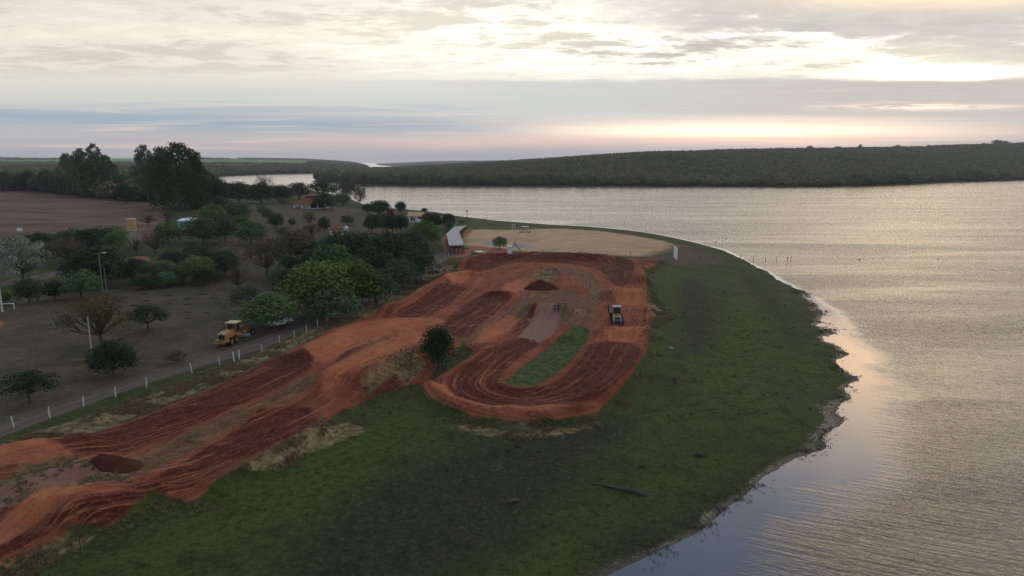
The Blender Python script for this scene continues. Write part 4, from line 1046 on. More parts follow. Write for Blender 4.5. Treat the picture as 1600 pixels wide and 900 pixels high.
# scattered low trees along the skyline of the far ridge
LABS = ['small dark tree on the left part of the far ridge', 'domed dark tree at the middle of the far ridge', 'wide flat tree left of the thin stalk tree on the far ridge', 'thin tall stalked tree on the far ridge', 'low flat tree just right of the thin stalk tree on the ridge', 'rounded tree on the ridge below the sun glow', 'left one of two flat trees near the right part of the ridge', 'right one of two flat trees near the right part of the ridge', 'tallest spreading tree on the far ridge near the right edge', 'spreading tree touching the right of the tallest ridge tree', 'slim tree left of the tallest ridge tree', 'small ridge tree halfway between the flat pair and the tallest', 'ridge tree nearest the right edge of the picture']
for ti, (u, top, w) in enumerate([(1111, 235, 9), (1248, 228, 11), (1290, 229, 13), (1324, 226, 6), (1344, 230, 10), (1380, 227, 11), (1427, 227, 8), (1440, 227, 12), (1530, 219, 14), (1541, 221, 11), (1508, 224, 6), (1480, 227, 9), (1586, 220, 10)]):
    y_ = RD*0.985; x_ = (u-800)/FPX/cp*y_
    # walk to the crest along this bearing
    ks = np.arange(0.75, 1.5, 0.01); zz = gz(x_*ks, y_*ks); ang = (zz-CAM_H)/(y_*ks); k = ks[int(np.argmax(ang))]
    x2, y2 = x_*k, y_*k; d2 = y2
    base = g1(x2, y2); htop = CAM_H+(251-top)/FPX*d2
    tree('leafy_tree', 0, 0, 0, 0, 'open' if w > 8 else 'mini', 'far', LABS[ti], 'tree', 'trees standing out on the far ridge', xy=(x2, y2), dims=(w*d2/FPX*1.1, max(8.0, htop-base)))

# ------------------------------------------------------------------ woods (stuff): thousands of crowns
far_protos = []
for s in (51, 52, 53, 54):
    c, r = dome_lobes(s, k=7, low=0.12, lob=0.24, irr=0.3)
    me = leaves('wood_crown', c, r, 120, 0.24, seed=s); me.materials.append(LM['far'])
    far_protos.append(bpy.data.objects.new('wood_crown', me))
def scatter(name, pts, scl, protos, seed=0):
    g = np.random.default_rng(seed); n = len(pts)
    me = bpy.data.meshes.new(name); me.vertices.add(n); me.vertices.foreach_set('co', np.asarray(pts, np.float32).ravel())
    add_attr(me, 'scl', scl); add_attr(me, 'rot', np.stack([np.zeros(n), np.zeros(n), g.random(n)*6.283], 1))
    a = me.attributes.new('pick', 'INT', 'POINT'); a.data.foreach_set('value', g.integers(0, len(protos), n).astype(np.int32))
    o = bpy.data.objects.new(name, me); COL.objects.link(o); o['kind'] = 'stuff'
    ng = bpy.data.node_groups.new(name, 'GeometryNodeTree')
    ng.interface.new_socket('Geometry', in_out='INPUT', socket_type='NodeSocketGeometry')
    ng.interface.new_socket('Geometry', in_out='OUTPUT', socket_type='NodeSocketGeometry')
    N, L = ng.nodes, ng.links
    gi, go = N.new('NodeGroupInput'), N.new('NodeGroupOutput'); j = N.new('GeometryNodeJoinGeometry')
    def na(nm, typ):
        q = N.new('GeometryNodeInputNamedAttribute'); q.data_type = typ; q.inputs[0].default_value = nm; return q.outputs[0]
    sc_, ro_, pk_ = na('scl', 'FLOAT_VECTOR'), na('rot', 'FLOAT_VECTOR'), na('pick', 'INT')
    for k, p in enumerate(protos):
        oi = N.new('GeometryNodeObjectInfo'); oi.inputs['Object'].default_value = p; oi.inputs['As Instance'].default_value = True
        cm = N.new('FunctionNodeCompare'); cm.data_type = 'INT'; cm.operation = 'EQUAL'; cm.inputs[3].default_value = k; L.new(pk_, cm.inputs[2])
        ip = N.new('GeometryNodeInstanceOnPoints')
        L.new(gi.outputs[0], ip.inputs['Points']); L.new(cm.outputs[0], ip.inputs['Selection']); L.new(oi.outputs['Geometry'], ip.inputs['Instance'])
        L.new(ro_, ip.inputs['Rotation']); L.new(sc_, ip.inputs['Scale']); L.new(ip.outputs[0], j.inputs[0])
    L.new(j.outputs[0], go.inputs[0])
    md = o.modifiers.new('scatter', 'NODES'); md.node_group = ng
    return o
def wood(name, label, n, sampler, seed, size=(7, 12), hh=(6, 11)):
    g = np.random.default_rng(seed); xy = sampler(g, n)
    z = gz(xy[:, 0], xy[:, 1]); w = size[0]+(size[1]-size[0])*g.random(len(xy)); h = hh[0]+(hh[1]-hh[0])*g.random(len(xy))**1.4
    far_k = 1+np.clip(xy[:, 1]-1500, 0, 3000)/2500
    o = scatter(name, np.column_stack([xy, z-0.4]), np.column_stack([w*far_k, w*far_k, h]), far_protos, seed)
    tag(o, label, 'wood'); return o
def s_far(g, n):
    # more crowns near the shore, thinner beyond
    y = 850+(g.random(n*3)**1.25)*1650; a = -0.45+g.random(n*3)*1.6; xy = np.column_stack([a*y, y])
    d = -sdf(xy, far_land); keep = (d > 7) & (d < 1650) & (a > -0.6)
    return xy[keep][:n]
wood('far_wood', 'dense dry woodland covering the ridge across the lake', 34000, s_far, 61)
def s_edge(g, n):
    y = 880+g.random(n*12)*420; a = -0.35+g.random(n*12)*1.4; xy = np.column_stack([a*y, y])
    d = -sdf(xy, far_land); return xy[(d > 6) & (d < 22)][:n]
wood('shore_wood', 'taller dark trees lining the far shore of the lake', 1700, s_edge, 62, (8, 13), (11, 17))
LW = W2([(-160, 297), (0, 296), (60, 299), (110, 304), (190, 311), (330, 312), (335, 284), (330, 279), (250, 272), (120, 266), (-160, 264)], 8)
def s_left(g, n):
    lo, hi = LW.min(0), np.minimum(LW.max(0), 1750); r = g.random(n*6)**1.4
    xy = np.column_stack([lo[0]+(hi[0]-lo[0])*g.random(n*6), lo[1]+(hi[1]-lo[1])*r])
    return xy[(sdf(xy, LW) < 0) & (-sdf(xy, near_land) > 8) & (xy[:, 0] > -1.1*xy[:, 1])][:n]
wood('wood_belt', 'wide belt of dark woodland behind the ploughed field', 9000, s_left, 63, (8, 14), (8, 15))
def s_pen(g, n):
    y = 1300+g.random(n*8)**1.3*3200; a = -0.50+g.random(n*8)*0.36; xy = np.column_stack([a*y, y])
    d = -sdf(xy, near_land); return xy[(d > 8) & (d < 70+240*vnoise(xy[:, 0]/300, xy[:, 1]/300, 3)) & (y > 1250)][:n]
wood('inlet_wood', 'strip of woodland on the shore across the narrow inlet', 5000, s_pen, 64, (8, 14), (8, 13))
def s_belts(g, n):
    y = 1700+g.random(n*14)*4200; a = -0.8+g.random(n*14)*0.62; xy = np.column_stack([a*y, y])
    d = -sdf(xy, near_land); nn = fbm(xy[:, 0]/900, xy[:, 1]/260, 3, 91)
    return xy[(d > 30) & (nn > 0.66)][:n]
wood('field_trees', 'distant tree lines between the green fields on the horizon', 3500, s_belts, 65, (9, 15), (7, 12))

# ------------------------------------------------------------------ grass tufts (stuff)
def tuft_me(name, seed, n, h, spread, mat):
    g = random.Random(seed); b = MB()
    for _ in range(n):
        an = g.uniform(0, 6.28); r_ = g.uniform(0, spread); x, y = r_*math.cos(an), r_*math.sin(an); a2 = an+g.uniform(-.8, .8); l = h*g.uniform(.5, 1.1); w = .045
        dx_, dy_ = math.cos(a2)*l*.45, math.sin(a2)*l*.45; sx, sy = -math.sin(a2)*w, math.cos(a2)*w
        b.add([(x-sx, y-sy, -.05), (x+sx, y+sy, -.05), (x+dx_*.5+sx*.7, y+dy_*.5+sy*.7, l*.65), (x+dx_*.5-sx*.7, y+dy_*.5-sy*.7, l*.65), (x+dx_, y+dy_, l)], [(0, 1, 2, 3), (3, 2, 4)])
    me = bpy.data.meshes.new(name); me.from_pydata(b.v, [], b.f); me.materials.append(LM[mat]); me.update()
    add_attr(me, 'tint', [g.random() for _ in range(len(b.v))], 'FLOAT'); return bpy.data.objects.new(name, me)
def tufts(name, label, weight, n, seed, protos, s0, s1):
    g = np.random.default_rng(seed)
    w = weight*np.outer(np.gradient(gy), np.gradient(gx)).ravel(); w = np.clip(w, 0, None); w /= w.sum()
    ii = g.choice(len(P), n, p=w); xy = P[ii]+(g.random((n, 2))-0.5)*0.6*np.maximum(1, (P[ii, 1]/140)[:, None])
    z = gz(xy[:, 0], xy[:, 1]); sc = s0+(s1-s0)*g.random(n)**2
    return tag(scatter(name, np.column_stack([xy, z]), np.column_stack([sc, sc, sc]), protos, seed), label, 'grass')
near = (Y > 42) & (Y < 260) & (Z > 0.05)
clump = np.clip((fbm(X/3.0, Y/3.0, 3, 71)-0.46)*6, 0.03, 1)
rim = np.exp(-((sdf(P, W2(TRACK))-0.8)/1.3)**2)*near
tufts('straw_tufts', 'dry straw coloured grass tufts on the banks and verges of the track', (m_straw*(1-0.8*m_track)+rim*0.25)*near*clump*(m_dark < .4)*(m_bright < .6), 15000, 72, [tuft_me('straw_tuft', 1, 16, .5, .3, 'straw'), tuft_me('straw_tuft', 2, 20, .42, .4, 'straw')], .28, .8)
tufts('meadow_tufts', 'rough green grass tufts in the meadow', near*(m_track < .2)*(m_sand < .1)*(m_road < .1)*clump*(Y < 150)*(0.5+m_lush)*(1-m_dry), 36000, 73, [tuft_me('meadow_tuft', 3, 14, .32, .35, 'meadow'), tuft_me('meadow_tuft', 4, 18, .26, .45, 'meadow')], .34, .95)
shore_w = np.exp(-((Z-0.02)/0.10)**2)*(Y > 40)*(Y < 170)*(X > 5)*(sd_near > -12)
tufts('shore_plants', 'drowned brown and green plants along the muddy shore', shore_w*clump, 2500, 74, [tuft_me('shore_plant', 5, 12, .35, .4, 'reed'), tuft_me('shore_plant', 6, 10, .28, .5, 'straw')], .2, .6)
# ------------------------------------------------------------------ buildings and structures
def mpp(p): return p.y/(cp*FPX)
def root(name, u, v, label, cat, rz=0.0, group=None, dz=0.0):
    p = hit(u, v); p.z += dz
    return empty(name, p, rz, label, cat, group)

# open pavilion with hipped red roof and lantern
r = root('pavilion', 487, 325.5, 'open pavilion with a two tiered red tiled roof on white columns', 'pavilion', 0.12)
MB().box((0, 0, 0.15), (21, 15, 0.5)).build('floor', M['paleconcrete'], r)
MB().box((-12, -4.5, 0.05), (9, 4.5, 0.3)).build('terrace', M['paleconcrete'], r)
def hip(b, z0, z1, a, c, a2, c2, th=0.22):
    b.box((0, 0, (z0+z1)/2), (a, c, z1-z0), taper=c2/c, tx=a2/a)
    b.box((0, 0, z0-th/2), (a+0.3, c+0.3, th)); return b
hip(MB(), 3.3, 6.6, 20, 14.5, 6.5, 4.2).build('roof', M['tile'], r)
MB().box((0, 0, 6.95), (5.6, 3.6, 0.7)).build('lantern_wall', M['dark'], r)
hip(MB(), 7.4, 8.7, 7.6, 5.4, 1.2, 0.5).build('lantern_roof', M['tile'], r)
for x in (-9, -4.5, 0, 4.5, 9):
    for y in (-6.4, 6.4): MB().box((x, y, 1.75), (0.55, 0.55, 2.75)).build('column', M['white'], r)
for y in (-2.2, 2.2): MB().box((-9, y, 1.75), (0.55, 0.55, 2.75)).build('column', M['white'], r)
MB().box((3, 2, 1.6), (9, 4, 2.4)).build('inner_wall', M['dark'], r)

# pink roofed house
r = root('house', 651, 346.5, 'low pale house with a pinkish tiled roof facing the park', 'house', -0.05)
MB().box((0, 3.8, 1.35), (8.2, 7.0, 3.2)).build('wall', M['wall'], r)
MB().prism([(-4.6, 0), (4.6, 0), (4.6, 0.15), (-4.6, 0.15)], 0.1, (0, 0, 2.9)).build('fascia', M['paletile'], r)
b = MB(); b.add([(-4.8, -0.4, 2.95), (4.8, -0.4, 2.95), (4.8, 4, 4.7), (-4.8, 4, 4.7), (4.8, 8.2, 2.95), (-4.8, 8.2, 2.95),
                 (-4.8, -0.4, 2.8), (4.8, -0.4, 2.8), (4.8, 8.2, 2.8), (-4.8, 8.2, 2.8)],
                [(0, 1, 2, 3), (3, 2, 4, 5), (6, 9, 8, 7), (0, 6, 7, 1), (4, 8, 9, 5), (1, 7, 8, 4, 2), (0, 3, 5, 9, 6)])
b.build('roof', M['paletile'], r)
for x, w, zc, h in ((-2.6, 0.95, 1.25, 2.1), (-1.3, 0.9, 1.25, 2.1)): MB().box((x, 0.27, zc), (w, 0.1, h)).build('door', M['dark'], r)
MB().box((1.6, 0.27, 1.95), (1.9, 0.1, 0.9)).build('window', M['dark'], r)
MB().box((0, -1.0, 0.1), (8.6, 2.2, 0.3)).build('porch', M['paleconcrete'], r)
for x in (-3.9, 3.9): MB().box((x, -0.2, 1.5), (0.25, 0.25, 2.6)).build('column', M['white'], r)

# brick shed on the upper slope
r = root('brick_shed', 610, 336, 'small dark brick shed between the dark trees on the upper slope', 'shed', 0.1)
MB().box((0, 1.5, 1.4), (4.0, 3.0, 3.0)).build('wall', M['brick'], r)
MB().box((0, 1.5, 3.0), (4.5, 3.6, 0.25), ry=0.06).build('roof', M['tile'], r)
MB().box((0.6, -0.03, 1.1), (0.9, 0.1, 2.0)).build('door', M['dark'], r)

# small red kiosk
r = root('kiosk', 526, 367, 'small square kiosk with a pyramid red roof half hidden by dark trees', 'kiosk', 0.3)
hip(MB(), 2.7, 4.4, 6.0, 6.0, 0.5, 0.5).build('roof', M['tile'], r)
for x in (-2.4, 2.4):
    for y in (-2.4, 2.4): MB().box((x, y, 1.3), (0.3, 0.3, 2.6)).build('post', M['white'], r)
MB().box((0, 0, 0.08), (5.6, 5.6, 0.2)).build('floor', M['concrete'], r)
MB().box((0, 0.3, 0.6), (3, 2, 1.0)).build('counter', M['brick'], r)
r = root('water_tank', 541, 361, 'small pale round water tank right of the small red kiosk', 'tank')
MB().lathe([(0, 0), (1.0, 0), (1.05, 1.5), (0.9, 1.9), (0.35, 2.15), (0, 2.2)], 16).build('body', M['roofwhite'], r, True)
MB().tube((0, 0, 2.1), (0, 0, 2.35), 0.3, 0.3, 10).build('lid', M['roofwhite'], r)

# teal building with a long white roof
r = root('teal_building', 288, 363, 'teal walled building with a long white sheet roof among round trees', 'building', -0.5)
MB().box((3.2, 1.0, 0.65), (9.5, 5.0, 1.6)).build('base_opening', M['dark'], r)  # near-black solid block fills the opening under the sill band
MB().box((3.2, 1.0, 1.65), (9.7, 5.2, 0.45)).build('sill_band', M['wall'], r)
MB().prism([(-1.5, 1.85), (8.0, 1.85), (8.0, 5.0), (-1.5, 4.7)], 5.0, (0, 1.0, 0)).build('wall', M['teal'], r)
b = MB(); b.add([(-1.9, -1.9, 4.75), (8.4, -1.9, 5.05), (8.4, 1.0, 5.9), (-1.9, 1.0, 5.6), (8.4, 3.9, 5.05), (-1.9, 3.9, 4.75), (-1.9, -1.9, 4.6), (8.4, -1.9, 4.9), (8.4, 3.9, 4.9), (-1.9, 3.9, 4.6)],
                [(0, 1, 2, 3), (3, 2, 4, 5), (6, 9, 8, 7), (0, 6, 7, 1), (4, 8, 9, 5), (1, 7, 8, 4, 2), (0, 3, 5, 9, 6)])
b.build('roof', M['roofwhite'], r)
MB().box((-1.6, -0.2, 4.9), (0.3, 3.4, 0.25)).build('roof_edge', M['tile'], r)
MB().box((-1.53, -0.5, 3.4), (0.08, 1.1, 1.0)).build('window', M['dark'], r)
for x in (0.6, 3.2, 5.8): MB().box((x, -1.53, 3.5), (1.2, 0.08, 1.0)).build('window', M['dark'], r)
r = root('white_shed', 301, 353, 'small white flat roofed shed behind the teal building', 'shed', -0.1)
MB().box((0, 0, 1.6), (3.6, 3.0, 3.4)).build('wall', M['roofwhite'], r)
MB().box((0, 0, 3.4), (4.0, 3.4, 0.2)).build('roof', M['roofwhite'], r)
MB().box((0.2, -1.5, 1.6), (1.2, 0.1, 1.2)).build('window', M['dark'], r)

# water tower
r = root('water_tower', 209, 388.5, 'water tower with a rusty orange tank on tall pale concrete legs', 'water tower', 0.25)
MB().box((0, 0, 8.3), (2.4, 2.4, 3.8)).build('tank', M['rust'], r)
for i in range(4):
    for s in (-1, 1):
        MB().box((-.9+i*0.6, s*1.22, 8.3), (0.08, 0.10, 3.6)).build('rib', M['rust'], r)
        MB().box((s*1.22, -.9+i*0.6, 8.3), (0.10, 0.08, 3.6)).build('rib', M['rust'], r)
MB().box((0, 0, 10.2), (2.6, 2.6, 0.16)).build('lid', M['cream'], r)
MB().box((0, 0, 6.3), (2.4, 2.4, 0.3)).build('platform', M['paleconcrete'], r)
for x in (-0.5, 0.5):
    for y in (-0.5, 0.5): MB().box((x, y, 3.0), (0.32, 0.32, 6.6)).build('leg', M['paleconcrete'], r)
for z in (1.4, 3.0, 4.6):
    for s in (-0.5, 0.5):
        MB().box((0, s, z), (0.7, 0.2, 0.28)).build('brace', M['paleconcrete'], r); MB().box((s, 0, z), (0.2, 0.7, 0.28)).build('brace', M['paleconcrete'], r)
MB().tube((0.8, -0.8, 0), (0.8, -0.8, 6.2), 0.07).build('pipe', M['steel'], r)

# paved ramp on brick piers
top = [((702, 383, 4.7), (724.5, 382, 4.7)), ((700, 374, 4.4), (720, 371, 4.4)), ((698, 366, 3.9), (716.5, 361.5, 3.9)), ((705, 359.5, 3.1), (722, 356.5, 3.1)), ((712, 353.6, 2.3), (728, 352.4, 2.3))]
L_ = [Vector((*flat(*a[0]), a[0][2])) for a in top]; R_ = [Vector((*flat(*a[1]), a[1][2])) for a in top]
c0 = (L_[0]+R_[0])/2; c0.z = g1(c0.x, c0.y)
r = empty('paved_ramp', c0, 0, 'pale grey paved ramp raised on unfinished red brick piers', 'ramp')
b = MB()
n_ = len(L_)
vv = [p-c0 for p in L_]+[p-c0 for p in R_]+[p-c0-Vector((0, 0, .35)) for p in L_]+[p-c0-Vector((0, 0, .35)) for p in R_]
ff = []
for i in range(n_-1):
    ff += [(i, n_+i, n_+i+1, i+1), (2*n_+i, 2*n_+i+1, 3*n_+i+1, 3*n_+i), (i, i+1, 2*n_+i+1, 2*n_+i), (n_+i, 3*n_+i, 3*n_+i+1, n_+i+1)]
ff += [(0, 2*n_, 3*n_, n_), (n_-1, 2*n_-1, 4*n_-1, 3*n_-1)]
b.add(vv, ff); b.build('deck', M['concrete'], r)
for side in (L_, R_):                                   # kerb and side walls
    b = MB(); w = MB()
    for p, q in zip(side[:-1], side[1:]):
        ins = (c0-side[0]).normalized()*0.0
        b.tube(p-c0+Vector((0, 0, .06)), q-c0+Vector((0, 0, .06)), 0.13, 0.13, 6)
        P0, P1 = p-c0-Vector((0, 0, .36)), q-c0-Vector((0, 0, .36))
        if p is not side[0]:
            d_ = Vector((0.12, 0, 0))
            w.add([P0-d_, P0+d_, P1+d_, P1-d_, P0-d_-Vector((0, 0, 3.2)), P0+d_-Vector((0, 0, 3.2)), P1+d_-Vector((0, 0, 3.2)), P1-d_-Vector((0, 0, 3.2))],
                  [(0, 1, 2, 3), (4, 7, 6, 5), (0, 4, 5, 1), (1, 5, 6, 2), (2, 6, 7, 3), (3, 7, 4, 0)])
    b.build('kerb', M['paleconcrete'], r); w.build('side_wall', M['darksoil'], r)
for f in (0.04, 0.34, 0.66, 0.96):
    for back in (0.12, 0.8):
        p = (L_[0]*(1-f)+R_[0]*f)*(1-back)+(L_[1]*(1-f)+R_[1]*f)*back-c0
        h = p.z-0.34+0.6; MB().box((p.x, p.y, p.z-0.36-h/2), (0.5, 0.5, h)).build('pier', M['brick'], r)
w_ = (R_[0]-L_[0]).length
MB().box(((L_[1]+R_[1])/2-c0-Vector((0, -0.8, 2.3))), (w_*0.95, 0.3, 3.6)).build('back_wall', M['brick'], r)
for f in (0.14, 0.45, 0.8, 0.9, 1.06):
    p = (L_[0]*(1-f)+R_[0]*f)-c0; MB().tube((p.x, p.y-0.8, -0.3), (p.x+random.uniform(-.3, .3), p.y-0.2, p.z-0.4), 0.09).build('prop', M['wood'], r)

# things round the sand lot
r = root('stacked_boards', 750, 394, 'white boards laid side by side on the bare ground near the ramp', 'boards', 0.5)
for i in range(4): MB().box((i*0.75-1.1, 0, 0.18+0.03*(i % 2)), (0.5, 3.4, 0.12), rz=0.05*i).build('board', M['white'], r)
r = root('booth', 796.5, 397, 'narrow pale grey booth standing on the near edge of the sand lot', 'booth', 0.15)
MB().box((0, 0, 1.15), (1.5, 1.4, 2.3)).build('wall', M['wall'], r); MB().box((0, 0, 2.36), (1.7, 1.6, 0.12)).build('roof', M['roofwhite'], r)
MB().box((-0.1, -0.72, 1.05), (0.8, 0.06, 1.9)).build('door', M['roofwhite'], r)
r = root('swing_frame', 804.5, 392, 'thin wooden frame with a peaked top behind the grey booth', 'frame', 0.2)
for s in (-1, 1):
    MB().tube((-2.0, s*1.2, -0.1), (0, s*0.9, 2.7), 0.08).build('leg', M['wood'], r); MB().tube((2.0, s*1.2, -0.1), (0, s*0.9, 2.7), 0.08).build('leg', M['wood'], r)
MB().tube((0, -1.3, 2.75), (0, 1.3, 2.75), 0.09).build('beam', M['wood'], r)
r = root('beach_shelter', 820.5, 363.3, 'small flat roofed beach shelter with a bench on each side', 'shelter', 0.0)
MB().box((0, 0, 2.55), (3.0, 2.6, 0.22)).build('roof', M['paleconcrete'], r)
for s in (-0.7, 0.7): MB().box((s, 0, 1.2), (0.45, 0.9, 2.5)).build('pillar', M['steel'], r)
for s in (-1.9, 1.9): MB().box((s, 0, 0.3), (1.4, 0.8, 0.5)).build('bench', M['steel'], r)
r = root('net_posts', 802.5, 358.5, 'pair of white net posts at the back of the sand lot', 'posts', 0.3)
for s in (-0.6, 0.6): MB().tube((s, 0, -0.1), (s, 0, 2.4), 0.09).build('post', M['white'], r)
MB().tube((-0.6, 0, 2.3), (0.6, 0, 2.3), 0.05).build('crossbar', M['white'], r)
def mound(name, u, v, rx, ry, h, mat, label, cat, rz=0.0, seed=0):
    p = hit(u, v); g = np.random.default_rng(seed); nr, na_ = 14, 40
    V_ = []; F_ = []
    for i in range(nr+1):
        f = i/nr
        for j in range(na_):
            an = 2*math.pi*j/na_; ir = 1+0.16*(vnoise(np.array([math.cos(an)*1.6+9]), np.array([math.sin(an)*1.6+9]), seed)[0]-0.5)*2
            x, y = rx*f*ir*math.cos(an), ry*f*ir*math.sin(an)
            z = h*max(0, (1-f))**0.85*(1 if f > 0.08 else 0.97)+(vnoise(np.array([x*1.5+50]), np.array([y*1.5+50]), seed+3)[0]-0.5)*0.28*h*f*(1-f)*4
            gx_, gy_ = p.x+x*math.cos(rz)-y*math.sin(rz), p.y+x*math.sin(rz)+y*math.cos(rz)
            V_.append((x, y, z+g1(gx_, gy_)-p.z-(0.10 if i == nr else 0.0)))
    for i in range(nr):
        for j in range(na_): F_.append((i*na_+j, (i+1)*na_+j, (i+1)*na_+(j+1) % na_, i*na_+(j+1) % na_))
    b = MB(); b.add(V_, F_); o = b.build(name, M[mat], None, True); o.location = p; o.rotation_euler = (0, 0, rz)
    return tag(o, label, cat)
mound('dirt_pile', 846, 450, 4.2, 3.0, 2.2, 'darksoil', 'pointed heap of fresh dark soil in the middle of the track loop', 'pile', 0, 3)
mound('dirt_pile', 184, 729, 2.5, 1.7, 1.2, 'darksoil', 'rounded heap of dark soil between the two lanes at lower left', 'pile', 0.3, 4)
mound('gravel_pile', 766, 381, 3.6, 3.2, 0.9, 'gravel', 'low pale gravel heap left of the bright tree on the sand lot', 'pile', 0, 5)
mound('gravel_pile', 816, 385, 5.2, 4.0, 1.0, 'gravel', 'wider pale gravel heap behind the grey booth', 'pile', 0, 6)

# billboard seen nearly edge on
a_, b2 = hit(1052.5, 407), hit(1057.5, 412); d_ = b2-a_
r = empty('billboard', (a_+b2)/2, math.atan2(d_.y, d_.x), 'white billboard on posts seen almost edge on in the green meadow', 'billboard')
Lb = d_.length
MB().box((0, 0, 2.9), (Lb*1.05, 0.12, 3.6)).build('panel', M['white'], r)
MB().box((0, 0.10, 2.9), (Lb*1.0, 0.07, 3.3)).build('back_board', M['steel'], r)
for s in (-.42, 0, .42): MB().tube((Lb*s, 0.16, -0.2), (Lb*s, 0.16, 4.4), 0.09).build('post', M['steel'], r)

# poles
def pole(name, ub, vb, vt, label, mat='steel', r0=0.16, arm=False, cat='pole', lean=(0, 0)):
    p = hit(ub, vb); h = (vb-vt)*mpp(p)/cp
    o = empty(name, p, 0.1, label, cat)
    MB().tube((0, 0, -0.2), (lean[0], lean[1], h), r0, r0*0.6, 10).build('shaft', M[mat], o)
    if arm == 'lamp':
        MB().tube((lean[0], 0, h), (lean[0]+1.1, 0, h+0.25), 0.05).build('arm', M[mat], o)
        MB().box((lean[0]+1.25, 0, h+0.22), (0.6, 0.28, 0.16)).build('lamp_head', M['white'], o)
    if arm == 'cross':
        for z in (0.25, 0.8): MB().box((0, 0, h-z), (2.1, 0.12, 0.14)).build('crossarm', M['wood'], o)
        for x in (-0.9, 0, 0.9): MB().tube((x, 0, h-0.2), (x, 0, h+0.05), 0.06).build('insulator', M['white'], o)
    return o
pole('lamp_pole', 161, 458, 397, 'tall grey lamp pole with a lamp head, left one of the pair', 'steel', 0.11, 'lamp', 'lamp pole')
pole('lamp_pole', 167, 458, 420, 'shorter grey pole, right one of the pair before the dark tree', 'steel', 0.10, False, 'lamp pole')
pole('concrete_pole', 143.5, 553, 494, 'bare grey concrete pole in front of the olive yellow tree', 'concrete', 0.13, False)
pole('white_pole', 4, 488, 440, 'pale pole beside the goal at the left edge', 'paleconcrete', 0.19, False)
pole('utility_pole', 730, 350.5, 329, 'utility pole with crossarms on the grassy shore by the palm', 'darkpost', 0.17, 'cross', 'utility pole')
pole('shore_post', 756.5, 346, 340, 'short dark post at the water edge right of the palm', 'darkpost', 0.14, False)
# goal
p = hit(22.5, 483.5); r = empty('goal', p, 0.15, 'white football goal at the left edge of the dry ground', 'goal')
for x in (0, -3.6): MB().tube((x, 0, -0.1), (x, 0, 1.25), 0.07).build('post', M['white'], r)
MB().tube((-3.66, 0, 1.22), (0.06, 0, 1.22), 0.07).build('crossbar', M['white'], r)
# small sign at the field edge
r = root('field_sign', 31, 364.5, 'small white sign standing on the edge of the ploughed field', 'sign', 0.25)
MB().box((0, 0, 1.45), (1.7, 0.1, 1.2)).build('panel', M['white'], r)
for s in (-.6, .6): MB().tube((s, .09, -0.1), (s, .09, 2.0), 0.06).build('post', M['steel'], r)
# palm
p = hit(722, 353); r = empty('palm_tree', p, 0, 'small palm tree with drooping fronds on the shore beside the utility pole', 'palm')
MB().path([(0, 0, -.1), (0.05, 0, 1.4), (0.0, 0, 2.6)], [0.32, 0.25, 0.2], 8).build('trunk', M['palebark'], r)
for i in range(13):
    an = i*2.4; el = 0.9-0.9*(i/13.0); L2 = 2.3; b = MB()
    pts = [Vector((math.cos(an)*L2*s*math.cos(el*(1-s*0.6)), math.sin(an)*L2*s*math.cos(el*(1-s*0.6)), 2.55+L2*(s*math.sin(el)*1.0-1.05*s*s))) for s in (0, .25, .5, .75, 1)]
    side = Vector((-math.sin(an), math.cos(an), 0))
    wv = [.05, .32, .36, .26, .03]; v_ = []
    for q, w in zip(pts, wv): v_ += [q+side*w-Vector((0, 0, w*.5)), q+Vector((0, 0, .02)), q-side*w-Vector((0, 0, w*.5))]
    b.add(v_, [f for k in range(4) for f in ((3*k, 3*k+3, 3*k+4, 3*k+1), (3*k+1, 3*k+4, 3*k+5, 3*k+2))])
    o = b.build('frond', LM['mid'], r); add_attr(o.data, 'tint', [0.5]*15, 'FLOAT')

# ------------------------------------------------------------------ fences
def fence(name, label, pts, hgt, rad, mat, wires, lean=0.0, group=None):
    P_ = [hit(u, v) for u, v in pts]
    r = empty(name, P_[0], 0, label, 'fence', group)
    g = random.Random(5); tops = []
    base_me = {}
    for q in P_:
        d = q-P_[0]; k = g.randrange(4)
        if k not in base_me:
            b = MB(); b.path([(0, 0, -.15), (g.uniform(-.02, .02), g.uniform(-.02, .02), hgt*.55), (g.uniform(-.03, .03), 0, hgt)], [rad*1.1, rad, rad*.92], 8)
            o = b.build('post', M[mat], r); base_me[k] = o.data
        else: o = obj('post', base_me[k], r)
        o.location = d; o.rotation_euler = (g.gauss(0, lean), g.gauss(0, lean), g.uniform(0, 6)); o.scale = (1, 1, g.uniform(.9, 1.1))
        tops.append(d)
    for z in wires:
        b = MB()
        for a, c in zip(tops[:-1], tops[1:]): b.tube(a+Vector((0, 0, z)), c+Vector((0, 0, z)), 0.007, 0.007, 3, cap=False)
        b.build('wire', M['steel'], r)
    return r
fence('white_post_fence', 'wire fence of whitewashed posts running along the dirt road', [(22, 668), (78, 653), (131, 635), (181, 621), (229, 605), (300, 583), (343, 570)], 1.35, 0.075, 'post', (0.5, 1.0), 0.06)
fence('gate_posts', 'two white gate posts with a rail left of the road opening', [(366, 565), (374, 562)], 1.5, 0.10, 'post', (1.3,), 0.04)
fence('white_post_fence', 'wire fence of white posts continuing along the road past the trees to the paved ramp',
      [(410, 550), (437, 536), (460, 527), (479, 520), (496, 510), (511, 504), (528, 497), (544, 489), (560, 481), (575, 476), (587, 469), (599, 464), (612, 459), (634, 447), (645, 444), (653, 440), (660, 435), (666, 430), (672, 425), (678, 421), (683, 417), (689, 413), (694, 409), (698, 405), (701, 401)], 1.3, 0.062, 'post', (0.5, 1.0), 0.05)
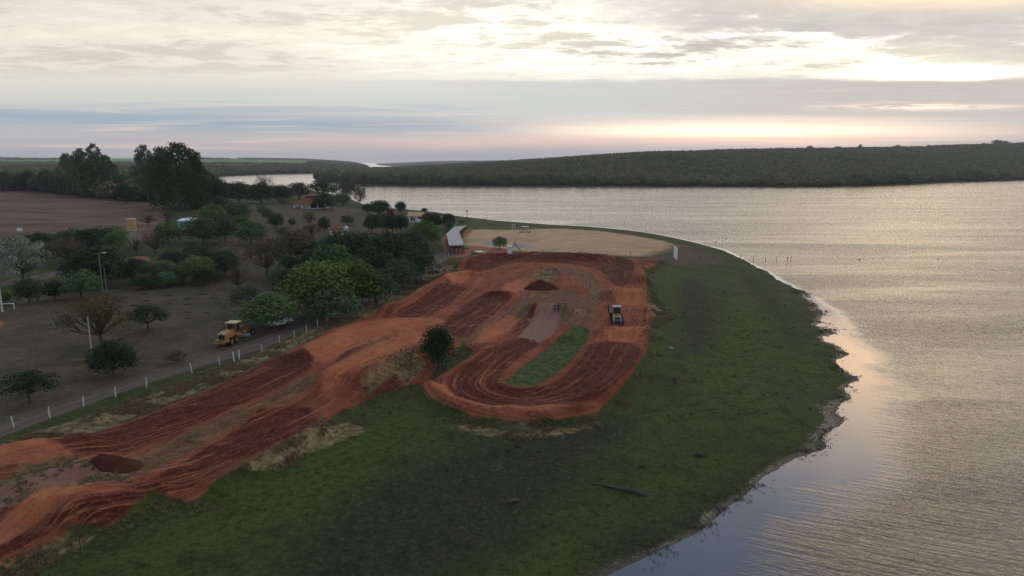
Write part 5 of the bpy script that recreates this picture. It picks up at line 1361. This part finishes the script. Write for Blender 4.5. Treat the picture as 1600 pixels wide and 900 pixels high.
fence('dark_post_fence', 'thin wire fence of dark posts between the sand lot and the track', [(770, 398.5), (800, 399), (829, 399), (849, 399), (866, 399), (888, 399), (908, 399), (928, 399.5), (948, 400), (985, 401), (1020, 402), (1048, 403), (1072, 404), (1094, 404.5), (1115, 404.5), (1136, 404.5)], 1.35, 0.07, 'darkpost', (0.5, 0.9, 1.25), 0.05)

# stakes and drift in the water
def wpt(u, v): q = flat(u, v, 0.0); return Vector((q[0], q[1], 0.0))
for i, (u, v, h) in enumerate([(1157, 402, 1.2), (1177, 407, 1.3), (1196, 408, 1.2), (1213.5, 407.5, 1.6), (1230, 407.5, 1.6), (1235, 407.5, 1.4)]):
    lab = ['dark stake nearest the meadow in the row of stakes in the shallow lake', 'second stake from the shore in the row in the lake', 'third stake from the shore in the row in the lake',
           'lone stake in the lake left of the close pair of stakes', 'left stake of the close pair standing in the lake', 'right leaning stake of the close pair standing in the lake'][i]
    b = MB(); b.path([(0, 0, -.8), (0.03, 0, h*.5), (0.02+0.12*(i == 5), 0.02, h)], [.10, .09, .075], 7); o = b.build('stake', M['darkpost']); o.location = wpt(u, v)
    tag(o, lab, 'stake', 'stakes standing in the lake')
DR = [(1089, 363.5, 'far left drifting branch above the cluster off the meadow point'), (1115.5, 367, 'drifting branch at the top of the cluster off the meadow point'), (1129.5, 371, 'upper left of the close set of drifting branches'),
      (1134, 372.5, 'upper right of the close set of drifting branches'), (1129.5, 376.5, 'lowest of the close set of drifting branches'), (1118, 378.5, 'drifting branch left of the close set'), (1101, 380, 'drifting branch nearest the grassy point'),
      (1009, 361, 'lone drifting branch off the sand lot'), (1221, 394, 'drifting branch above the pair of stakes'), (1343, 406, 'dark drifting branch in the golden water'), (1466, 404.5, 'drifting branch farthest to the right on the lake')]
for i, (u, v, lab) in enumerate(DR):
    g = random.Random(i); b = MB()
    b.path([(-.9, 0, -.1), (-.2, .1, .18), (.7, 0, -.05)], [.12, .2, .1], 6); b.tube((0, .1, .1), (g.uniform(-.3, .4), g.uniform(-.2, .3), g.uniform(.5, .9)), .10, .04, 5)
    b.tube((-.3, .1, .1), (-.6, .35, .4), .08, .03, 5)
    o = b.build('drift_branch', M['darkpost']); o.location = wpt(u, v); o.scale = (.6, .6, .6); o.rotation_euler = (0, 0, g.uniform(0, 6)); tag(o, lab, 'driftwood', 'branches drifting on the lake')
def log(name, u0, v0, u1, v1, r0, r1, label, twigs=3):
    a, c = hit(u0, v0), hit(u1, v1); d = c-a; g = random.Random(int(u0)); b = MB()
    pts = [d*f+Vector((0, g.uniform(-.15, .15), r0*.6+0.1*math.sin(f*5))) for f in (0, .2, .45, .7, 1)]
    b.path(pts, [r0*1.2, r0, r0*.85, (r0+r1)*.5, r1], 8)
    for _ in range(twigs):
        f = g.uniform(.3, .95); q = d*f+Vector((0, 0, r0*.6)); b.path([q, q+Vector((g.uniform(-.9, .9), g.uniform(-.5, .8), g.uniform(.2, .5))), q+Vector((g.uniform(-1.6, 1.6), g.uniform(-.8, 1.2), g.uniform(.1, .7)))], [r1*.8, r1*.5, r1*.2], 5)
    o = b.build(name, M['wood']); o.location = a; return tag(o, label, 'log')
log('fallen_log', 1008, 775, 922, 756, 0.18, 0.04, 'long fallen trunk lying in the dark meadow near the lower shore')
log('fallen_log', 796, 787, 812, 783, 0.2, 0.08, 'short dark log in the dark meadow left of the long trunk', 1)
log('fallen_log', 1085, 712, 1103, 715, 0.22, 0.06, 'small branched log in the meadow above the lower shore', 3)
log('fallen_log', 1132, 456, 1128, 459, 0.3, 0.1, 'dark stub of driftwood in the upper meadow', 1)
def snag(u, v, h, label, r0=.09, lean=(.1, .05)):
    p = hit(u, v); b = MB(); b.path([(0, 0, -.2), (lean[0]*.4, lean[1]*.6, h*.5), (lean[0], lean[1], h)], [r0, r0*.8, r0*.6], 7)
    b.tube((lean[0]*.4, lean[1]*.5, h*.6), (lean[0]+.25, .1, h*.85), r0*.5, r0*.2, 5)
    o = b.build('old_post', M['darkpost']); o.location = p; return tag(o, label, 'post', 'old posts left in the meadow')
snag(677, 666, 1.4, 'thin dark old post below the left tip of the hairpin bend', .10, (.25, 0))
snag(129, 875, 2.8, 'tall thin dark old post in the grass at lower left', .07, (-.12, 0))
p = hit(1053, 598); b = MB(); b.path([(0, 0, -.2), (.05, 0, .35), (.02, .05, .85)], [.42, .32, .28], 9); b.tube((0, 0, .2), (.5, .2, .05), .16, .05, 6); b.tube((0, 0, .2), (-.5, -.1, 0), .16, .05, 6)
o = b.build('tree_stump', M['darkpost'], None, True); o.location = p; tag(o, 'dark tree stump standing in the green meadow right of the hairpin', 'stump')
p = hit(1028, 545)
for (u, v, s, lab) in [(1049, 545, .35, 'pale stone in the meadow right of the track'), (1050, 498.5, .45, 'dark stone in the meadow right of the loader')]:
    b = MB(); b.lathe([(0, -.2), (s, -.1), (s*1.1, s*.4), (s*.6, s*.85), (0, s*.95)], 9); o = b.build('stone', M['gravel' if 'pale' in lab else 'darkpost'], None, True); o.location = hit(u, v); o.scale = (1.3, .8, 1); tag(o, lab, 'stone')

# ------------------------------------------------------------------ machines
def wheel(parent, x, y, z, rad, w, hub='yellow'):
    b = MB(); b.lathe([(rad*.52, -w/2), (rad*.9, -w/2), (rad, -w*.36), (rad, w*.36), (rad*.9, w/2), (rad*.52, w/2)], 20, 'Y')
    for i in range(14):
        an = 2*math.pi*i/14; b.box((rad*1.0*math.cos(an), 0, rad*1.0*math.sin(an)), (.07, w*.94, .09), ry=-an)
    o = b.build('wheel', M['rubber'], parent); o.location = (x, y, z)
    h = MB(); h.lathe([(0, -w*.30), (rad*.30, -w*.34), (rad*.53, -w*.46), (rad*.53, w*.46), (rad*.30, w*.34), (0, w*.30)], 16, 'Y').build('rim', M[hub], o)
    return o
# motor grader
pr, pf = hit(352, 540), hit(384, 524)
fw = (pf-pr); hd = math.atan2(fw.y, fw.x); mid = (pr+pf)/2
r = empty('motor_grader', (mid.x, mid.y, g1(mid.x, mid.y)+.02), hd, 'yellow road grader parked on the dry ground beside the dirt road', 'road grader')
MB().prism([(-4.3, 1.0), (-1.3, 1.0), (-1.3, 2.35), (-4.1, 2.2), (-4.3, 1.9)], 1.35).build('engine_hood', M['yellow'], r, bevel=.05)
MB().box((-4.33, 0, 1.58), (.06, 1.0, .85)).build('grille', M['black'], r)
MB().box((-4.0, 0, .95), (1.0, 2.2, .35)).build('rear_bumper', M['yellow'], r)
for s in (-.55, 0, .55): MB().box((-4.75, s, .75), (.9, .12, .14), ry=-.2).build('ripper_arm', M['yellow'], r)
MB().box((-5.2, 0, .78), (.14, 2.1, .18)).build('ripper_bar', M['yellow'], r)
MB().tube((-2.6, .35, 2.3), (-2.6, .35, 2.95), .07, .06).build('exhaust', M['black'], r)
MB().lathe([(0, 0), (.15, 0), (.15, .4), (0, .45)], 10, 'Z', (-2.0, -.3, 2.3)).build('air_filter', M['black'], r)
cab = MB()
for x in (-1.15, .35):
    for y in (-.72, .72): cab.box((x, y, 2.2), (.11, .11, 2.0))
cab.box((-.4, 0, 1.3), (1.6, 1.55, .5)); cab.box((-.4, 0, 3.13), (1.6, 1.5, .1)); cb = cab.build('cab', M['yellow'], r)
for s in (-.72, .72): MB().box((-.4, s, 2.3), (1.36, .04, 1.5)).build('window', M['glass'], cb)
for x in (-1.16, .36): MB().box((x, 0, 2.3), (.04, 1.3, 1.5)).build('window', M['glass'], cb)
MB().box((-.4, 0, 3.27), (2.0, 1.95, .17)).build('cab_roof', M['cream'], r, bevel=.04)
MB().path([(.2, 0, 1.35), (1.2, 0, 1.9), (2.6, 0, 1.85), (3.7, 0, 1.35)], [.24, .22, .20, .22], 8).build('frame', M['yellow'], r)
MB().box((3.75, 0, .95), (.4, .7, .9)).build('front_head', M['yellow'], r)
MB().box((3.75, 0, .62), (.22, 1.9, .22)).build('front_axle', M['yellow'], r)
for s in (-.28, .28): MB().tube((1.7, s, 1.9), (1.55, s*3.0, .95), .06).build('lift_cylinder', M['steel'], r)
MB().path([(3.5, -.1, .8), (1.4, -.75, .75), (.9, 0, .75), (1.4, .75, .75), (3.5, .1, .8)], [.1, .1, .1, .1, .1], 6).build('drawbar', M['yellow'], r)
MB().lathe([(.5, -.06), (.72, -.06), (.72, .06), (.5, .06)], 20, 'Z', (1.3, 0, .68)).build('turntable', M['yellow'], r)
b = MB(); pf_ = [(.14, .0), (.0, .14), (-.04, .32), (.02, .5), (.16, .62), (.20, .6), (.08, .48), (.02, .32), (.06, .15), (.18, .03)]
b.prism(pf_, 3.5); bl = b.build('blade', M['steel'], r); bl.location = (1.3, 0, .04); bl.rotation_euler = (0, 0, .45)
for s in (-.5, .5): MB().box((-1.2, s*1.8, 1.75), (.7, .1, .06)).build('fender', M['yellow'], r)
MB().tube((1.0, .3, 2.1), (1.0, .3, 2.45), .05).build('hydraulic_valve', M['black'], r)
for y in (-1.02, 1.02):
    MB().box((-2.45, y*.88, .72), (2.2, .22, .35)).build('tandem_case', M['yellow'], r)
    wheel(r, -3.2, y, .66, .66, .4); wheel(r, -1.7, y, .66, .66, .4); w = wheel(r, 3.75, y*1.02, .64, .64, .36); w.rotation_euler = (.12, 0, .1)
for s in (-.5, .5): MB().lathe([(0, 0), (.11, 0), (.11, .08), (0, .1)], 10, 'Y', (-4.3, s, 2.1)).build('rear_light', M['white'], r)

# wheel loader facing the camera
p = hit(963, 503)
r = empty('wheel_loader', (p.x, p.y, g1(p.x, p.y)+.02), -math.pi/2-.08, 'wheel loader with a pale cab roof working on the track mound', 'wheel loader')
MB().prism([(-2.6, .8), (-.6, .8), (-.6, 1.75), (-2.4, 1.7), (-2.6, 1.5)], 1.5).build('rear_body', M['yellow'], r, bevel=.05)
MB().prism([(.5, .7), (1.9, .7), (1.95, 1.35), (1.5, 1.55), (.5, 1.75)], 1.15).build('front_hood', M['yellow'], r, bevel=.04)
MB().box((1.98, 0, 1.05), (.06, .85, .55)).build('grille', M['black'], r)
cab = MB()
for x in (-.75, .6):
    for y in (-.72, .72): cab.box((x, y, 2.05), (.1, .1, 1.75))
cab.box((-.08, 0, 1.2), (1.5, 1.55, .4)); cab.box((-.08, 0, 2.92), (1.45, 1.5, .08)); cb = cab.build('cab', M['yellow'], r)
for s in (-.72, .72): MB().box((-.08, s, 2.15), (1.2, .04, 1.35)).build('window', M['glass'], cb)
for x in (-.76, .61): MB().box((x, 0, 2.15), (.04, 1.3, 1.35)).build('window', M['glass'], cb)
MB().box((-.08, 0, 3.04), (1.6, 1.6, .12)).build('cab_roof', M['concrete'], r, bevel=.04)
for s in (-.62, .62):
    MB().path([(.55, s, 1.55), (1.6, s, 1.45), (2.5, s*1.15, .75), (2.75, s*1.15, .45)], [.13, .14, .13, .12], 6).build('lift_arm', M['steel'], r)
    MB().tube((.9, s*.8, .9), (2.2, s, .95), .06).build('cylinder', M['steel'], r)
MB().tube((2.35, -.75, .85), (2.35, .75, .85), .09).build('cross_tube', M['steel'], r)
b = MB(); b.prism([(2.55, .75), (2.62, .85), (2.72, .1), (3.45, .05), (3.45, -.02), (2.65, 0), (2.5, .3)], 2.35)
for s in (-1.16, 1.16): b.prism([(2.6, .8), (2.68, .05), (3.4, .02), (3.2, .45)], .05, (0, s, 0))
bk = b.build('bucket', M['black'], r)
for k in range(7): MB().box((3.5, -1.05+k*.35, .03), (.2, .08, .05)).build('tooth', M['steel'], bk)
for y in (-1.0, 1.0): wheel(r, -1.65, y, .72, .72, .45, 'cream'); wheel(r, 1.2, y, .58, .58, .4, 'cream')
MB().tube((-1.8, .4, 1.7), (-1.8, .4, 2.4), .06).build('exhaust', M['black'], r)
for s in (-1, 1):
    MB().box((-1.65, s*1.0, 1.5), (1.2, .5, .07)).build('fender', M['black'], r)
    MB().tube((.6, s*.72, 2.7), (.75, s*1.15, 2.7), .025).build('mirror_arm', M['black'], r); MB().box((.75, s*1.2, 2.55), (.05, .2, .4)).build('mirror', M['steel'], r)
    MB().lathe([(0, 0), (.09, 0), (.09, .08), (0, .08)], 10, 'Y', (1.95, s*.5, 1.5)).build('headlight', M['white'], r)

# pickup
p0, p1 = hit(456, 504.5), hit(414, 514)
fw = p1-p0; hd = math.atan2(fw.y, fw.x); mid = (p0+p1)/2
r = empty('pickup_truck', (mid.x, mid.y, g1(mid.x, mid.y)+.02), hd, 'silver double cab pickup parked with its nose under the bright tree', 'pickup')
MB().prism([(-2.6, .5), (2.5, .5), (2.62, .7), (2.6, 1.0), (2.2, 1.08), (1.25, 1.14), (-.75, 1.14), (-.75, .75), (-2.55, .75), (-2.62, .6)], 1.76).build('body', M['silver'], r, bevel=.05)
for s in (-.84, .84): MB().box((-1.65, s, .93), (1.85, .08, .42)).build('bed_side', M['silver'], r)
MB().box((-2.58, 0, .93), (.08, 1.7, .42)).build('tailgate', M['silver'], r)
MB().prism([(-.78, 1.13), (1.3, 1.13), (.65, 1.72), (-.62, 1.74)], 1.56).build('cab', M['silver'], r, bevel=.05)
for s in (-.79, .79):
    MB().prism([(-.62, 1.2), (.2, 1.2), (.2, 1.62), (-.55, 1.64)], .03, (0, s, 0)).build('side_window', M['glass'], r)
    MB().prism([(.28, 1.2), (1.08, 1.2), (.62, 1.62), (.28, 1.62)], .03, (0, s, 0)).build('side_window', M['glass'], r)
    MB().box((.05, s*1.16, .42), (2.0, .14, .07)).build('side_step', M['white'], r)
    MB().box((.75, s*1.22, 1.2), (.12, .16, .14)).build('mirror', M['silver'], r)
    MB().box((2.58, s*.8, .86), (.08, .4, .18)).build('headlight', M['white'], r); MB().box((-2.63, s*1.0, .9), (.06, .12, .3)).build('tail_light', M['tile'], r)
MB().add([(1.27, -.7, 1.15), (1.27, .7, 1.15), (.68, .66, 1.70), (.68, -.66, 1.70), (1.24, -.7, 1.13), (1.24, .7, 1.13), (.65, .66, 1.68), (.65, -.66, 1.68)], [(0, 1, 2, 3), (4, 7, 6, 5), (0, 4, 5, 1), (2, 6, 7, 3), (1, 5, 6, 2), (0, 3, 7, 4)]).build('windscreen', M['glass'], r)
MB().box((2.62, 0, .58), (.14, 1.7, .2)).build('front_bumper', M['black'], r); MB().box((-2.66, 0, .55), (.12, 1.6, .16)).build('rear_bumper', M['steel'], r)
for x in (-1.65, 1.65):
    for y in (-.8, .8): wheel(r, x, y, .38, .38, .26, 'steel')

# ------------------------------------------------------------------ people
def person(u, v, rz, shirt, label, arms=0.1):
    p = hit(u, v); o_ = empty('person', p, rz, label, 'person', 'people on the track')
    jt = {'pel': (0, 0, .95), 'bel': (0, 0, 1.12), 'che': (0, .01, 1.33), 'nec': (0, 0, 1.50), 'hd0': (0, -.01, 1.60), 'hd1': (0, -.01, 1.74)}
    ed = [('pel', 'bel'), ('bel', 'che'), ('che', 'nec'), ('nec', 'hd0'), ('hd0', 'hd1')]
    rad = {'pel': .15, 'bel': .14, 'che': .165, 'nec': .06, 'hd0': .095, 'hd1': .085}
    for s, n in ((-1, 'l'), (1, 'r')):
        jt.update({'sh'+n: (s*.19, 0, 1.43), 'el'+n: (s*(.25+arms), .02, 1.16), 'wr'+n: (s*(.24+arms*.6), -.10, .93), 'ha'+n: (s*(.23+arms*.5), -.13, .84),
                   'hi'+n: (s*.10, 0, .90), 'kn'+n: (s*.12, -.03, .50), 'an'+n: (s*.13, .02, .09), 'to'+n: (s*.15, -.15, .05)})
        rad.update({'sh'+n: .075, 'el'+n: .05, 'wr'+n: .036, 'ha'+n: .040, 'hi'+n: .10, 'kn'+n: .065, 'an'+n: .045, 'to'+n: .04})
        ed += [('che', 'sh'+n), ('sh'+n, 'el'+n), ('el'+n, 'wr'+n), ('wr'+n, 'ha'+n), ('pel', 'hi'+n), ('hi'+n, 'kn'+n), ('kn'+n, 'an'+n), ('an'+n, 'to'+n)]
    ks = list(jt); me = bpy.data.meshes.new('body'); me.from_pydata([jt[k] for k in ks], [(ks.index(a), ks.index(b)) for a, b in ed], [])
    tmp = bpy.data.objects.new('tmp_body', me); COL.objects.link(tmp)
    sk = tmp.modifiers.new('skin', 'SKIN')
    for i, k in enumerate(ks): me.skin_vertices[0].data[i].radius = (rad[k], rad[k]*(.72 if k in ('che', 'bel', 'pel') else 1))
    me.skin_vertices[0].data[0].use_root = True
    sb = tmp.modifiers.new('sub', 'SUBSURF'); sb.levels = 1
    dg = bpy.context.evaluated_depsgraph_get(); bm_ = bpy.data.meshes.new_from_object(tmp.evaluated_get(dg))
    bpy.data.objects.remove(tmp)
    bm_.name = 'body'; bm_.materials.clear()
    for mm in ('skin', shirt, 'trousers', 'black'): bm_.materials.append(M[mm])
    for pl in bm_.polygons:
        z = pl.center.z; pl.use_smooth = True; lat = abs(pl.center.x)
        pl.material_index = 3 if z < .09 else 1 if (.98 < z < 1.48 and not (lat > .2 and z < 1.18)) else 2 if (z <= .98 and lat < .21) else 0
    bd_ = obj('body', bm_, o_)
    MB().lathe([(0, .13), (.06, .125), (.095, .08), (.102, .02), (.09, -.03)], 12, 'Z', (0, .015, 1.68)).build('hair', M['hair'], o_, True)
    for s in (-.035, .035): MB().lathe([(0, -.012), (.012, 0), (0, .012)], 6, 'Z', (s, -.095, 1.68)).build('eye', M['black'], o_)
    MB().prism([(-.012, 0), (.012, 0), (0, .04)], .03, (0, -.105, 1.64)).build('nose', M['skin'], o_)
    return o_
person(866.5, 487.5, .4, 'shirt2', 'person in a grey top standing left of the pair above the pale ramp', .10)
person(872, 488, -.6, 'shirt1', 'person in dark clothes standing right of the pair above the pale ramp', .05)
person(950.5, 489, .9, 'shirt1', 'person in dark clothes standing left of the wheel loader', .02)
